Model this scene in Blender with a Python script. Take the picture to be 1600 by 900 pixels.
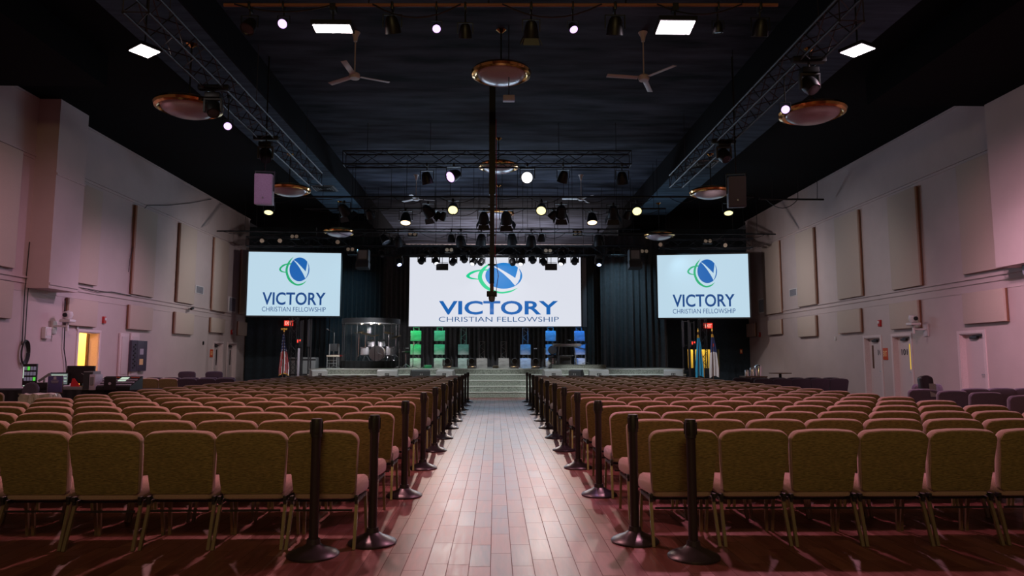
import bpy, bmesh, math, random
from mathutils import Vector, Matrix, Euler
random.seed(7)
for o in list(bpy.data.objects): bpy.data.objects.remove(o)
SC = bpy.context.scene
COL = SC.collection
R = math.radians

# ------------------------------------------------------------------ camera
F = 1080.0
cam_d = bpy.data.cameras.new('camera'); cam = bpy.data.objects.new('camera', cam_d); COL.objects.link(cam)
cam.location = (0, 0, 1.426); cam.rotation_euler = (R(90 + 5.87), 0, R(-1.37))
cam_d.sensor_width = 36; cam_d.lens = F / 1600 * 36; cam_d.clip_end = 200
SC.camera = cam
CM = Euler((R(90 + 5.87), 0, R(-1.37))).to_matrix()
CP = Vector((0, 0, 1.426))
def ray(px, py): return CM @ Vector(((px - 800) / F, (450 - py) / F, -1))
def pt(px, py, D): return CP + ray(px, py) * D
def on_x(px, py, X): r = ray(px, py); return CP + r * (X / r.x)
def on_y(px, py, Y): r = ray(px, py); return CP + r * (Y / r.y)
def on_z(px, py, Z): r = ray(px, py); return CP + r * ((Z - CP.z) / r.z)

# ------------------------------------------------------------------ world, exposure
W = bpy.data.worlds.new('world'); SC.world = W; W.use_nodes = True
W.node_tree.nodes['Background'].inputs[0].default_value = (0.6, 0.5, 0.55, 1)
W.node_tree.nodes['Background'].inputs[1].default_value = 0.012
SC.view_settings.view_transform = 'Standard'; SC.view_settings.look = 'None'
SC.view_settings.exposure = 0.0; SC.view_settings.gamma = 1.0; SC.view_settings.use_curve_mapping = False

# ------------------------------------------------------------------ lights of the room
def area(name, loc, target, size, power, color, sy=None, spread=180):
    l = bpy.data.lights.new(name, 'AREA'); l.energy = power; l.color = color; l.size = size
    l.shape = 'RECTANGLE'; l.size_y = sy or size; l.spread = R(spread)
    o = bpy.data.objects.new(name, l); COL.objects.link(o); o.location = loc
    o.rotation_euler = (Vector(target) - Vector(loc)).to_track_quat('-Z', 'Y').to_euler(); return o
def spot(name, loc, target, power, color, angle=40, blend=.6, r=.08):
    l = bpy.data.lights.new(name, 'SPOT'); l.energy = power; l.color = color; l.spot_size = R(angle); l.spot_blend = blend
    l.shadow_soft_size = r
    o = bpy.data.objects.new(name, l); COL.objects.link(o); o.location = loc
    o.rotation_euler = (Vector(target) - Vector(loc)).to_track_quat('-Z', 'Y').to_euler(); return o
PANEL_PINK = (1.0, .43, .45); PANEL_MAG = (1.0, .40, .54)
# house light behind the camera, warm and dim
area('house_light', (0, -3.5, 7.6), (0, 5, .5), 3.0, 210, (1, .72, .30), 1.2)
# audience wash of the beams behind the four bright panels
WASH = [((-6.4, 12.2, 6.6), (-4.2, 9, 0), 520, PANEL_PINK), (pt(520, 46, 9.4) + Vector((0, -.1, -.12)), (-3.0, 6.5, 0), 760, PANEL_PINK),
        (pt(1055, 44, 9.4) + Vector((0, -.1, -.12)), (3.3, 6.5, 0), 760, PANEL_MAG), ((6.5, 12.2, 6.6), (5.2, 9, 0), 520, PANEL_MAG)]
# added spots that wash the side walls, most beside the long trusses
spot('wall_wash', (-6.4, 13.0, 6.7), (-12.3, 17.5, .4), 620, (1, .52, .60), 95, 1)
spot('wall_wash', (6.5, 12.4, 6.7), (12.7, 15.5, .2), 1100, (1, .55, .70), 92, 1)
spot('wall_wash', (7.0, 11.5, 5.9), (12.7, 15.0, 1.9), 1250, (1, .60, .80), 56, 1)
spot('wall_wash', (-5.8, 20.5, 6.6), (-12.3, 22.5, .4), 950, (.95, .60, .85), 78, 1)
spot('wall_wash', (5.9, 20.5, 6.6), (12.7, 25.0, 1.4), 480, (.95, .84, .85), 88, 1)
spot('wall_wash', (-8.0, 27.0, 5.6), (-12.3, 29.8, 3.2), 300, (.95, .85, .85), 135, 1)  # added beyond the trusses to lift the far ends of the walls
spot('wall_wash', (8.2, 27.0, 5.6), (12.7, 29.8, 3.2), 300, (.95, .85, .85), 135, 1)

# ------------------------------------------------------------------ materials
MATS = {}
def mat(name, color, rough=.6, metal=0, emit=None, estr=0, var=0, vscale=40, stretch=None, bump=0, alpha=None, spec=.5, sheen=0, trans=0):
    m = bpy.data.materials.new(name); m.use_nodes = True; nt = m.node_tree; b = nt.nodes['Principled BSDF']
    b.inputs['Base Color'].default_value = (*color, 1); b.inputs['Roughness'].default_value = rough
    b.inputs['Metallic'].default_value = metal; b.inputs['Specular IOR Level'].default_value = spec
    if trans: b.inputs['Transmission Weight'].default_value = trans; b.inputs['IOR'].default_value = 1.1
    if sheen: b.inputs['Sheen Weight'].default_value = sheen; b.inputs['Sheen Roughness'].default_value = .5
    if emit: b.inputs['Emission Color'].default_value = (*emit, 1); b.inputs['Emission Strength'].default_value = estr
    if alpha is not None: b.inputs['Alpha'].default_value = alpha
    tc = nt.nodes.new('ShaderNodeTexCoord'); mp = nt.nodes.new('ShaderNodeMapping')
    nt.links.new(tc.outputs['Object'], mp.inputs[0])
    if stretch: mp.inputs['Scale'].default_value = stretch
    n = nt.nodes.new('ShaderNodeTexNoise'); n.inputs['Scale'].default_value = vscale; n.inputs['Detail'].default_value = 4
    nt.links.new(mp.outputs[0], n.inputs['Vector'])
    v = var or .06
    mr = nt.nodes.new('ShaderNodeMapRange'); mr.inputs['From Min'].default_value = .3; mr.inputs['From Max'].default_value = .7
    mr.inputs['To Min'].default_value = 1 - v; mr.inputs['To Max'].default_value = 1 + v
    nt.links.new(n.outputs['Fac'], mr.inputs['Value'])
    vm = nt.nodes.new('ShaderNodeVectorMath'); vm.operation = 'SCALE'; vm.inputs[0].default_value = color
    nt.links.new(mr.outputs[0], vm.inputs['Scale']); nt.links.new(vm.outputs[0], b.inputs['Base Color'])
    if bump:
        bp = nt.nodes.new('ShaderNodeBump'); bp.inputs['Strength'].default_value = bump; bp.inputs['Distance'].default_value = .01
        nt.links.new(n.outputs['Fac'], bp.inputs['Height']); nt.links.new(bp.outputs[0], b.inputs['Normal'])
    MATS[name] = m; return m
M = MATS
mat('wall_paint', (.53, .43, .42), .7, var=.04, vscale=1.5)
mat('acoustic_fabric', (.52, .42, .36), .85, var=.03, vscale=60)
mat('panel_wood', (.22, .09, .05), .6)
mat('door_paint', (.60, .50, .50), .5, var=.03)
mat('frame_paint', (.68, .56, .56), .45)
mat('ceiling_paint', (.032, .034, .046), .85, spec=.12, var=.85, vscale=1.2, stretch=(.45, 2.0, 1), bump=.2)
mat('soffit_paint', (.055, .090, .125), .85, spec=.12, var=.35, vscale=1.6, stretch=(.5, 3.0, 1))
mat('black_paint', (.005, .005, .006), .85, spec=.08)
mat('black_metal', (.006, .006, .007), .45, 0, spec=.35)
mat('truss_metal', (.035, .033, .037), .5, .3)
mat('black_truss', (.012, .012, .015), .5, 0, spec=.35)
mat('chair_fabric', (.33, .215, .175), .9, var=.22, vscale=140, stretch=(1, 1, 3.0), bump=.4, sheen=.3)
mat('dim_back_fabric', (.185, .140, .052), .9, var=.55, vscale=55, stretch=(.5, 1, 5.0), bump=.5, sheen=.05)  # same cloth as the cushions, with the dim rear light put into colour
mat('lit_wing_fabric', (.15, .11, .18), .9, var=.2, vscale=120, sheen=.4)  # lit copy of the purple cloth, brightness of the near chairs put in
mat('dim_wing_fabric', (.050, .036, .056), .9, var=.2, vscale=120, sheen=.2)  # shaded copy of the same purple cloth, dimness put into the colour
mat('leg_metal', (.26, .20, .12), .35, .6)
mat('dark_plastic', (.012, .011, .012), .5)
mat('post_metal', (.022, .016, .02), .42, .1)
mat('post_base', (.035, .025, .035), .35, .2)
mat('drape', (.014, .027, .038), .85, var=.2, vscale=8, sheen=.15)
mat('stage_curtain', (.055, .056, .064), .85, var=.2, vscale=8, sheen=.15)
mat('stage_carpet', (.22, .245, .22), .9, var=.5, vscale=30, bump=.3)
mat('nosing', (.55, .58, .57), .4)
mat('brass', (.75, .40, .13), .13, 1)
mat('bowl_glass', (.42, .33, .36), .22, 0)
mat('fan_white', (.50, .45, .44), .4)
mat('chrome', (.75, .75, .78), .18, 1)
mat('speaker_grey', (.42, .38, .45), .5, var=.1)
mat('speaker_black', (.03, .032, .036), .6)
mat('red_plastic', (.45, .02, .02), .4)
mat('grey_panel', (.06, .05, .075), .5)
mat('white_plastic', (.65, .62, .62), .4)
mat('cream', (.55, .47, .38), .7)
mat('drum_shell', (.55, .53, .56), .22, .7)
mat('drum_head', (.52, .50, .55), .5)
mat('cymbal', (.55, .40, .22), .25, 1)
mat('clear_acrylic', (.10, .13, .14), .04, alpha=.07, spec=.5)
mat('scenic_white', (.42, .44, .45), .75, var=.28, vscale=4, stretch=(1, 1, 2.5))
mat('case_grey', (.19, .195, .20), .6)
mat('monitor_grey', (.30, .31, .32), .6, var=.15)
mat('table_cloth', (.012, .012, .014), .85)
mat('plastic_sheet', (.80, .78, .84), .2, var=.3, vscale=6)
mat('flag_red', (.42, .04, .05), .8); mat('flag_white', (.62, .58, .60), .8); mat('flag_navy', (.03, .04, .13), .8)
mat('flag_blue', (.03, .32, .55), .8); mat('flag_gold', (.65, .36, .05), .6)
mat('purple_sign', (.10, .09, .26), .5)
mat('printed_text', (.55, .52, .62), .5)
mat('ink_black', (.015, .012, .015), .6)
mat('sign_red', (.55, .07, .02), .5)
mat('sign_cream', (.85, .55, .25), .5)
mat('led_white_hot', (0, 0, 0), emit=(1, .86, .84), estr=30)
mat('led_magenta_hot', (0, 0, 0), emit=(1, .80, .92), estr=30)
mat('lens_violet', (0, 0, 0), emit=(.75, .50, 1), estr=1.8)
mat('lens_white', (0, 0, 0), emit=(.93, .93, 1), estr=3)
mat('lens_yellow', (0, 0, 0), emit=(1, .90, .42), estr=1.7)
mat('lens_warm', (0, 0, 0), emit=(1, .72, .45), estr=2.4)
mat('lens_blue', (0, 0, 0), emit=(.55, .65, 1), estr=4)
mat('lens_dim', (.05, .05, .06), .15, .2)
mat('lens_amber', (.4, .33, .25), .2, .3, emit=(1, .75, .55), estr=.06)
mat('exit_glow', (0, 0, 0), emit=(1, .05, .03), estr=1.6)
mat('exit_face', (.2, .01, .01), emit=(1, .06, .04), estr=.85)
mat('exit_letter', (0, 0, 0), emit=(1, .45, .35), estr=1.0)
mat('green_screen', (0, 0, 0), emit=(.12, .75, .08), estr=.75)
mat('list_screen', (0, 0, 0), emit=(.22, .18, .26), estr=.5)
mat('dim_screen', (0, 0, 0), emit=(.25, .30, .30), estr=.45)
mat('text_screen', (0, 0, 0), emit=(.6, .75, .6), estr=.9)
mat('side_screen_white', (0, 0, 0), emit=(.50, .68, .80), estr=1)
mat('main_screen_white', (0, 0, 0), emit=(.72, .745, .83), estr=1)
mat('logo_navy', (0, 0, 0), emit=(.004, .055, .22), estr=1)
mat('logo_blue', (0, 0, 0), emit=(.006, .115, .42), estr=1)
mat('logo_green', (0, 0, 0), emit=(.012, .40, .16), estr=1)
mat('main_blue', (0, 0, 0), emit=(.006, .115, .42), estr=1)
mat('main_globe', (0, 0, 0), emit=(.004, .20, .60), estr=1)
mat('main_green', (0, 0, 0), emit=(.01, .62, .27), estr=1)
mat('main_subtitle', (0, 0, 0), emit=(.01, .085, .25), estr=1)
mat('warm_room', (.80, .66, .42), .7)
mat('yellow_room', (0, 0, 0), emit=(.80, .50, .03), estr=1.0)
mat('red_cloth', (.5, .015, .02), .7)
mat('vent_grey', (.22, .22, .26), .5)
mat('wood_brown', (.10, .04, .02), .5)
mat('floral', (.14, .06, .06), .8, var=.8, vscale=25)

def floor_material():
    m = bpy.data.materials.new('wood_tile'); m.use_nodes = True; nt = m.node_tree; N = nt.nodes; L = nt.links
    b = N['Principled BSDF']
    tc = N.new('ShaderNodeTexCoord'); sp = N.new('ShaderNodeSeparateXYZ'); L.new(tc.outputs['Object'], sp.inputs[0])
    def mth(op, a, b2=None):
        n = N.new('ShaderNodeMath'); n.operation = op
        for i, v in enumerate((a, b2)):
            if v is None: continue
            if isinstance(v, (int, float)): n.inputs[i].default_value = v
            else: L.new(v, n.inputs[i])
        return n.outputs[0]
    u = mth('DIVIDE', mth('ADD', sp.outputs[0], .03), .149); col = mth('FLOOR', u)
    wn = N.new('ShaderNodeTexWhiteNoise'); wn.noise_dimensions = '1D'; L.new(col, wn.inputs['W'])
    v = mth('ADD', mth('DIVIDE', sp.outputs[1], .56), wn.outputs['Value']); row = mth('FLOOR', v)
    cb = N.new('ShaderNodeCombineXYZ'); L.new(col, cb.inputs[0]); L.new(row, cb.inputs[1])
    w2 = N.new('ShaderNodeTexWhiteNoise'); w2.noise_dimensions = '2D'; L.new(cb.outputs[0], w2.inputs['Vector'])
    fu = mth('FRACT', u); fv = mth('FRACT', v)
    gu = mth('LESS_THAN', mth('MINIMUM', fu, mth('SUBTRACT', 1, fu)), .018)
    gv = mth('LESS_THAN', mth('MINIMUM', fv, mth('SUBTRACT', 1, fv)), .006)
    g = mth('MAXIMUM', gu, gv)
    mp = N.new('ShaderNodeMapping'); mp.inputs['Scale'].default_value = (18, 2.2, 1); L.new(tc.outputs['Object'], mp.inputs[0])
    ad = N.new('ShaderNodeVectorMath'); ad.operation = 'ADD'; L.new(mp.outputs[0], ad.inputs[0])
    sc = N.new('ShaderNodeVectorMath'); sc.operation = 'SCALE'; sc.inputs['Scale'].default_value = 50; L.new(w2.outputs['Color'], sc.inputs[0]); L.new(sc.outputs[0], ad.inputs[1])
    no = N.new('ShaderNodeTexNoise'); no.inputs['Scale'].default_value = 1.6; no.inputs['Detail'].default_value = 6; L.new(ad.outputs[0], no.inputs['Vector'])
    mr = N.new('ShaderNodeMapRange'); mr.inputs['From Min'].default_value = .30; mr.inputs['From Max'].default_value = .70; L.new(no.outputs['Fac'], mr.inputs['Value'])
    f = mth('ADD', mth('MULTIPLY', w2.outputs['Value'], .5), mth('MULTIPLY', mr.outputs[0], .5))
    cr = N.new('ShaderNodeMix'); cr.data_type = 'RGBA'; L.new(f, cr.inputs['Factor'])
    cr.inputs['A'].default_value = (.065, .015, .012, 1); cr.inputs['B'].default_value = (.21, .062, .054, 1)
    mx = N.new('ShaderNodeMix'); mx.data_type = 'RGBA'; L.new(g, mx.inputs['Factor']); L.new(cr.outputs['Result'], mx.inputs['A'])
    mx.inputs['B'].default_value = (.10, .035, .03, 1); L.new(mx.outputs['Result'], b.inputs['Base Color'])
    rr = mth('ADD', mth('MULTIPLY', mr.outputs[0], .08), mth('MULTIPLY', w2.outputs['Value'], .08))
    L.new(mth('ADD', rr, mth('ADD', mth('MULTIPLY', g, .40), .30)), b.inputs['Roughness'])
    b.inputs['IOR'].default_value = 1.6
    L.new(mth('SUBTRACT', mth('ADD', mth('MULTIPLY', w2.outputs['Value'], .50), mth('MULTIPLY', mr.outputs[0], .35)), mth('SUBTRACT', mth('MULTIPLY', g, .5), .45)), b.inputs['Specular IOR Level'])
    M['wood_tile'] = m
floor_material()

# ------------------------------------------------------------------ mesh helpers
class MB:
    def __init__(s): s.v = []; s.f = []; s.m = []; s.mi = 0
    def add(s, vs, fs):
        o = len(s.v); s.v += [tuple(v) for v in vs]; s.f += [tuple(i + o for i in f) for f in fs]; s.m += [s.mi] * len(fs); return s
    def box(s, c, d, rot=None, bev=0):
        x, y, z = d[0] / 2, d[1] / 2, d[2] / 2
        if bev:
            bev = min(bev, x * .9, y * .9, z * .9); bm = bmesh.new(); bmesh.ops.create_cube(bm, size=1)
            for v in bm.verts: v.co = Vector((v.co.x * d[0], v.co.y * d[1], v.co.z * d[2]))
            bmesh.ops.bevel(bm, geom=bm.edges[:], offset=bev, segments=2, affect='EDGES', profile=.6)
            vs = [v.co.copy() for v in bm.verts]; bm.verts.index_update(); fs = [[v.index for v in f.verts] for f in bm.faces]; bm.free()
        else:
            vs = [Vector((a, b, e)) for a in (-x, x) for b in (-y, y) for e in (-z, z)]
            fs = [(0, 1, 3, 2), (4, 6, 7, 5), (0, 4, 5, 1), (2, 3, 7, 6), (0, 2, 6, 4), (1, 5, 7, 3)]
        if rot is not None: vs = [rot @ v for v in vs]
        c = Vector(c); return s.add([v + c for v in vs], fs)
    def cyl(s, a, b, r, n=10, r2=None, cap=True):
        a, b = Vector(a), Vector(b); r2 = r if r2 is None else r2; d = (b - a).normalized()
        t = d.orthogonal().normalized(); w = d.cross(t); vs = []
        for p, q in ((a, r), (b, r2)):
            for i in range(n): t_ = 2 * math.pi * i / n; vs.append(p + (t * math.cos(t_) + w * math.sin(t_)) * q)
        fs = [(i, (i + 1) % n, n + (i + 1) % n, n + i) for i in range(n)]
        if cap: fs += [tuple(range(n))[::-1], tuple(range(n, 2 * n))]
        return s.add(vs, fs)
    def path(s, pts, r, n=6):
        pts = [Vector(p) for p in pts]; vs = []; fs = []; t = None
        for k, p in enumerate(pts):
            d = (pts[min(k + 1, len(pts) - 1)] - pts[max(k - 1, 0)]).normalized()
            t = d.orthogonal().normalized() if t is None else (t - d * t.dot(d)).normalized()
            w = d.cross(t)
            for i in range(n): a = 2 * math.pi * i / n; vs.append(p + (t * math.cos(a) + w * math.sin(a)) * r)
        for k in range(len(pts) - 1):
            for i in range(n): fs.append((k * n + i, k * n + (i + 1) % n, (k + 1) * n + (i + 1) % n, (k + 1) * n + i))
        fs += [tuple(range(n))[::-1], tuple(range((len(pts) - 1) * n, len(pts) * n))]
        return s.add(vs, fs)
    def lathe(s, prof, n=24, mtx=None, c=(0, 0, 0)):
        vs = []; fs = []; c = Vector(c)
        for r, z in prof:
            for i in range(n):
                a = 2 * math.pi * i / n; v = Vector((r * math.cos(a), r * math.sin(a), z))
                vs.append((mtx @ v if mtx is not None else v) + c)
        for k in range(len(prof) - 1):
            for i in range(n): fs.append((k * n + i, k * n + (i + 1) % n, (k + 1) * n + (i + 1) % n, (k + 1) * n + i))
        if prof[0][0] > 1e-6: fs.append(tuple(range(n))[::-1])
        if prof[-1][0] > 1e-6: fs.append(tuple(range((len(prof) - 1) * n, len(prof) * n)))
        return s.add(vs, fs)
    def rings(s, rs, cap=True):
        n = len(rs[0]); vs = [p for r in rs for p in r]; fs = []
        for k in range(len(rs) - 1):
            for i in range(n): fs.append((k * n + i, k * n + (i + 1) % n, (k + 1) * n + (i + 1) % n, (k + 1) * n + i))
        if cap: fs += [tuple(range(n))[::-1], tuple(range((len(rs) - 1) * n, len(rs) * n))]
        return s.add(vs, fs)
    def prism(s, pts, y0, y1):   # outline in x,z extruded along y
        return s.rings([[(x, y0, z) for x, z in pts], [(x, y1, z) for x, z in pts]])
    def mesh(s, name, mats, smooth=True):
        me = bpy.data.meshes.new(name); me.from_pydata(s.v, [], s.f)
        for m in (mats if isinstance(mats, (list, tuple)) else [mats]): me.materials.append(M[m])
        me.polygons.foreach_set('material_index', s.m)
        bm = bmesh.new(); bm.from_mesh(me); bmesh.ops.remove_doubles(bm, verts=bm.verts, dist=1e-6); bmesh.ops.recalc_face_normals(bm, faces=bm.faces); bm.to_mesh(me); bm.free()
        if smooth:
            me.polygons.foreach_set('use_smooth', [True] * len(me.polygons)); me.set_sharp_from_angle(angle=R(38))
        return me
    def build(s, name, mats, parent=None, loc=None, rotz=None, smooth=True):
        o = bpy.data.objects.new(name, s.mesh(name, mats, smooth)); COL.objects.link(o)
        if parent: o.parent = parent
        if loc is not None: o.location = loc
        if rotz is not None: o.rotation_euler = (0, 0, rotz)
        return o
def tag(o, label, cat=None, group=None):
    o['label'] = label
    if cat: o['category'] = cat
    if group: o['group'] = group
    return o
def thing(name, label, cat, loc=(0, 0, 0), rotz=0, group=None):
    o = bpy.data.objects.new(name, None); COL.objects.link(o); o.empty_display_size = .1
    o.location = loc; o.rotation_euler = (0, 0, rotz); return tag(o, label, cat, group)
def struct(o): o['kind'] = 'structure'; return o
def dup(root, loc, rotz, label, group=None):
    r = root.copy(); COL.objects.link(r); r.location = loc; r.rotation_euler = (0, 0, rotz); r['label'] = label
    if group: r['group'] = group
    for ch in list(root.children):
        c = ch.copy(); COL.objects.link(c); c.parent = r
        for g in ch.children:
            d = g.copy(); COL.objects.link(d); d.parent = c
    return r
def text_mesh(txt, bold=0.0):
    cu = bpy.data.curves.new('t', 'FONT'); cu.body = txt; cu.offset = bold; cu.resolution_u = 4
    o = bpy.data.objects.new('t', cu); COL.objects.link(o); bpy.context.view_layer.update()
    me = bpy.data.meshes.new_from_object(o.evaluated_get(bpy.context.evaluated_depsgraph_get()))
    bpy.data.objects.remove(o); bpy.data.curves.remove(cu); me.materials.clear(); return me
def fit_text(txt, x0, x1, z0, z1, y, material, name, parent=None, bold=0.0, face=-1):
    me = text_mesh(txt, bold); xs = [v.co.x for v in me.vertices]; ys = [v.co.y for v in me.vertices]
    ax, bx, ay, by = min(xs), max(xs), min(ys), max(ys)
    for v in me.vertices:
        v.co = Vector((x0 + (v.co.x - ax) / (bx - ax) * (x1 - x0), y, z0 + (v.co.y - ay) / (by - ay) * (z1 - z0)))
    me.materials.append(M[material]); o = bpy.data.objects.new(name, me); COL.objects.link(o)
    if parent: o.parent = parent
    return o
ORD = ['first', 'second', 'third', 'fourth', 'fifth', 'sixth', 'seventh', 'eighth', 'ninth', 'tenth', 'eleventh', 'twelfth', 'thirteenth',
       'fourteenth', 'fifteenth', 'sixteenth', 'seventeenth', 'eighteenth', 'nineteenth', 'twentieth']

# ------------------------------------------------------------------ room shell
WL, WR, HC = -12.3, 12.72, 8.4
YE, YB, YN = 34.4, 45.0, -7.0
CX0, CX1, CZ = -5.9, 6.37, 8.95
SX0, SX1, SZ = -7.5, 7.95, 8.1
def ceil_z(x): return CZ if CX0 < x < CX1 else (SZ if SX0 < x < SX1 else HC)
fl = struct(MB().box((.2, 19, -.1), (27, 53, .2)).build('floor', 'wood_tile', smooth=False))
struct(MB().box(((CX0 + CX1) / 2, 19, CZ + .1), (CX1 - CX0 + .4, 53, .2)).build('ceiling', 'ceiling_paint', smooth=False))
n_trim = [0]
def trim(c, d, m, parent=None):
    n_trim[0] += 1; return struct(MB().box(c, d).build('trim_%d' % n_trim[0], m, parent, smooth=False))
def span(x0, x1, y0, y1, z0, z1, m): return trim(((x0 + x1) / 2, (y0 + y1) / 2, (z0 + z1) / 2), (x1 - x0, y1 - y0, z1 - z0), m)
span(SX0, CX0 - .05, YN, YB, SZ, CZ, 'soffit_paint'); span(CX1 + .05, SX1, YN, YB, SZ, CZ, 'soffit_paint')
span(CX0 - .05, CX0, YN, YB, SZ - .002, CZ + .0, 'black_paint'); span(CX1, CX1 + .05, YN, YB, SZ - .002, CZ, 'black_paint')
span(WL - .3, SX0, YN, YB, HC, HC + .4, 'black_paint'); span(SX1, WR + .3, YN, YB, HC, HC + .4, 'black_paint')
span(SX0, CX0, 31.5, YB, 7.75, SZ, 'black_paint'); span(CX1, SX1, 31.5, YB, 7.75, SZ, 'black_paint')
span(WL, -9.0, YN, on_z(20, 134, 7.69).y, 7.69, HC, 'black_paint'); span(9.2, WR, YN, on_z(1537, 166, 7.69).y, 7.69, HC, 'black_paint')
# side walls with openings
def side_wall(name, X, sgn, openings):
    mb = MB(); t = .3; xc = X + sgn * t / 2; y = YN
    for a, b, h in sorted(openings):
        mb.box((xc, (y + a) / 2, HC / 2), (t, a - y, HC)); mb.box((xc, (a + b) / 2, (HC + h) / 2), (t, b - a, HC - h)); y = b
    mb.box((xc, (y + YE) / 2, HC / 2), (t, YE - y, HC))
    return struct(mb.build(name, 'wall_paint', smooth=False))
def yx(px, X, py=561): return on_x(px, py, X).y
LD = [(yx(122, WL, 521), yx(155, WL, 521), on_x(155, 520, WL).z), (yx(333, WL), yx(347, WL), 2.13), (yx(355, WL), yx(368, WL), 2.13)]
RD = [(yx(1537, WR, 522), yx(1499, WR, 522), on_x(1530, 520, WR).z), (yx(1423, WR, 528), yx(1395, WR, 528), 2.15), (yx(1376, WR, 530), yx(1351, WR, 530), 2.15)]
side_wall('wall_left', WL, -1, LD); side_wall('wall_right', WR, 1, RD)
struct(MB().box((.2, YN - .15, 4.5), (26, .3, 9)).build('wall_back', 'wall_paint', smooth=False))
struct(MB().box((.2, YB + .15, 4.5), (26, .3, 9)).build('wall_front', 'wall_paint', smooth=False))
# black end walls either side of the stage
span(WL - .3, -9.0, YE, YE + .2, 0, 8.0, 'drape')
yl0, yl1 = on_y(1075, 561, YE).x, on_y(1124, 561, YE).x
ztop = on_y(1100, 546, YE).z
span(yl1, WR + .3, YE, YE + .2, 0, 8.0, 'drape'); span(6.2, yl0, YE, YE + .2, 0, 8.0, 'drape'); span(yl0, yl1, YE, YE + .2, ztop, 8.0, 'drape')
span(yl0 - .3, yl1 + .3, YE + 1.6, YE + 1.7, 0, 3, 'warm_room'); span(yl0, yl1, YE - .02, YE + .1, 0, .98, 'drape')
spot('side_room_light', (yl0 + .8, YE + .6, 2.6), (yl0 + .8, YE + 1.7, 1.5), 130, (1, .72, .10), 150, 1)
# ledges along the side walls
for X, s in ((WL, 1), (WR, -1)):
    for z, h, p in ((6.83, .06, .045), (6.73, .03, .03), (3.56, .05, .045), (3.42, .04, .035), (3.2, .02, .015)):
        span(min(X, X + s * p), max(X, X + s * p), 8, YE, z - h / 2, z + h / 2, 'wall_paint')
    span(min(X, X + s * .03), max(X, X + s * .03), 8, YE, HC - .05, HC, 'wall_paint')
# boxed bulkheads on the walls
ly0, ly1 = on_x(96, 157, -11.72).y, on_x(139, 184, -11.72).y
ry1 = on_x(1538, 166, 12.1).y
span(WL, -11.72, ly0, ly1, 3.28, HC, 'wall_paint')
for z in (6.35, 3.4): span(-11.72, -11.69, ly0, ly1, z - .03, z + .03, 'wall_paint')
span(WL - .001, -11.715, ly0 - .012, ly0, 3.28, HC, 'wall_paint')
span(12.1, WR, 9.5, ry1, 3.62, 7.7, 'wall_paint')
span(12.35, WR, 9.5, ry1 - .5, 3.40, 3.62, 'vent_grey')

# ------------------------------------------------------------------ doors
def door(idx, X, sgn, a, b, h, leaf_m, leaf_open=False, label=''):
    r = bpy.data.objects.new('door_%d' % idx, None); COL.objects.link(r); r.location = (X, a, 0); r['kind'] = 'structure'
    w = b - a; xi = sgn * .17
    fr = MB()
    for y in (-.03, w + .03): fr.box((-sgn * .012, y, h / 2), (.03, .09, h))
    fr.box((-sgn * .012, w / 2, h + .035), (.03, w + .15, .08)); 
    fr.box((sgn * .13, .012, h / 2), (.26, .03, h)); fr.box((sgn * .13, w - .012, h / 2), (.26, .03, h)); fr.box((sgn * .13, w / 2, h - .015), (.26, w, .03))
    fr.build('door_frame', 'frame_paint', r, smooth=False)
    if not leaf_open:
        MB().box((xi, w / 2, h / 2), (.05, w - .05, h - .03)).build('door_leaf', leaf_m, r, smooth=False)
        c = MB(); c.box((xi - sgn * .07, w * .55, h - .12), (.08, .28, .07), bev=.01); c.box((xi - sgn * .1, w * .35, h - .07), (.03, .4, .02))
        c.build('door_closer', 'truss_metal', r)
        MB().box((xi - sgn * .03, w * .16, 1.02), (.03, .06, .2)).cyl((xi - sgn * .03, w * .16, 1.02), (xi - sgn * .09, w * .16, 1.02), .015).cyl((xi - sgn * .09, w * .16, 1.02), (xi - sgn * .09, w * .30, 1.02), .012).build('handle', 'chrome', r)
    return r
d1 = door(1, WR, 1, *RD[0], 'door_paint'); d2 = door(2, WR, 1, *RD[1], 'door_paint'); d3 = door(3, WR, 1, *RD[2], 'door_paint')
d4 = door(4, WL, -1, *LD[1], 'door_paint'); d5 = door(5, WL, -1, *LD[2], 'door_paint'); d6 = door(6, WL, -1, *LD[0], 'door_paint', True)
def wall_text(txt, parent, X, sgn, y0, y1, z0, z1, m, name='lettering'):
    # written on a plane x = X, read from inside the room
    me = text_mesh(txt, .02); xs = [v.co.x for v in me.vertices]; ys = [v.co.y for v in me.vertices]
    ax, bx, ay, by = min(xs), max(xs), min(ys), max(ys)
    for v in me.vertices:
        t = (v.co.x - ax) / (bx - ax); t = 1 - t if sgn > 0 else t
        v.co = Vector((X, y0 + t * (y1 - y0), z0 + (v.co.y - ay) / (by - ay) * (z1 - z0)))
    me.materials.append(M[m]); o = bpy.data.objects.new(name, me); COL.objects.link(o)
    if parent: o.parent = parent
    return o
for d, t, ya, yb in ((d2, '101', .44, .76), (d3, '10', .22, .46)):
    wall_text(t, d, .14, 1, ya, yb, 1.55, 1.74, 'ink_black', 'door_number')
w2_ = RD[1][1] - RD[1][0]
MB().box((.14, .27, 1.5), (.012, .11, .78)).build('window_pane', 'yellow_room', d2, smooth=False)
MB().box((.14, w2_ * .80, 1.5), (.012, .09, .78)).build('window_pane', 'wood_brown', d3, smooth=False)
for d in (d4, d5):
    MB().box((-.14, .7, 1.5), (.012, .10, .7)).build('window_pane', 'dark_plastic', d, smooth=False)
    MB().box((-.14, .4, 1.6), (.012, .2, .3)).build('notice', 'white_plastic', d, smooth=False)
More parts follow.
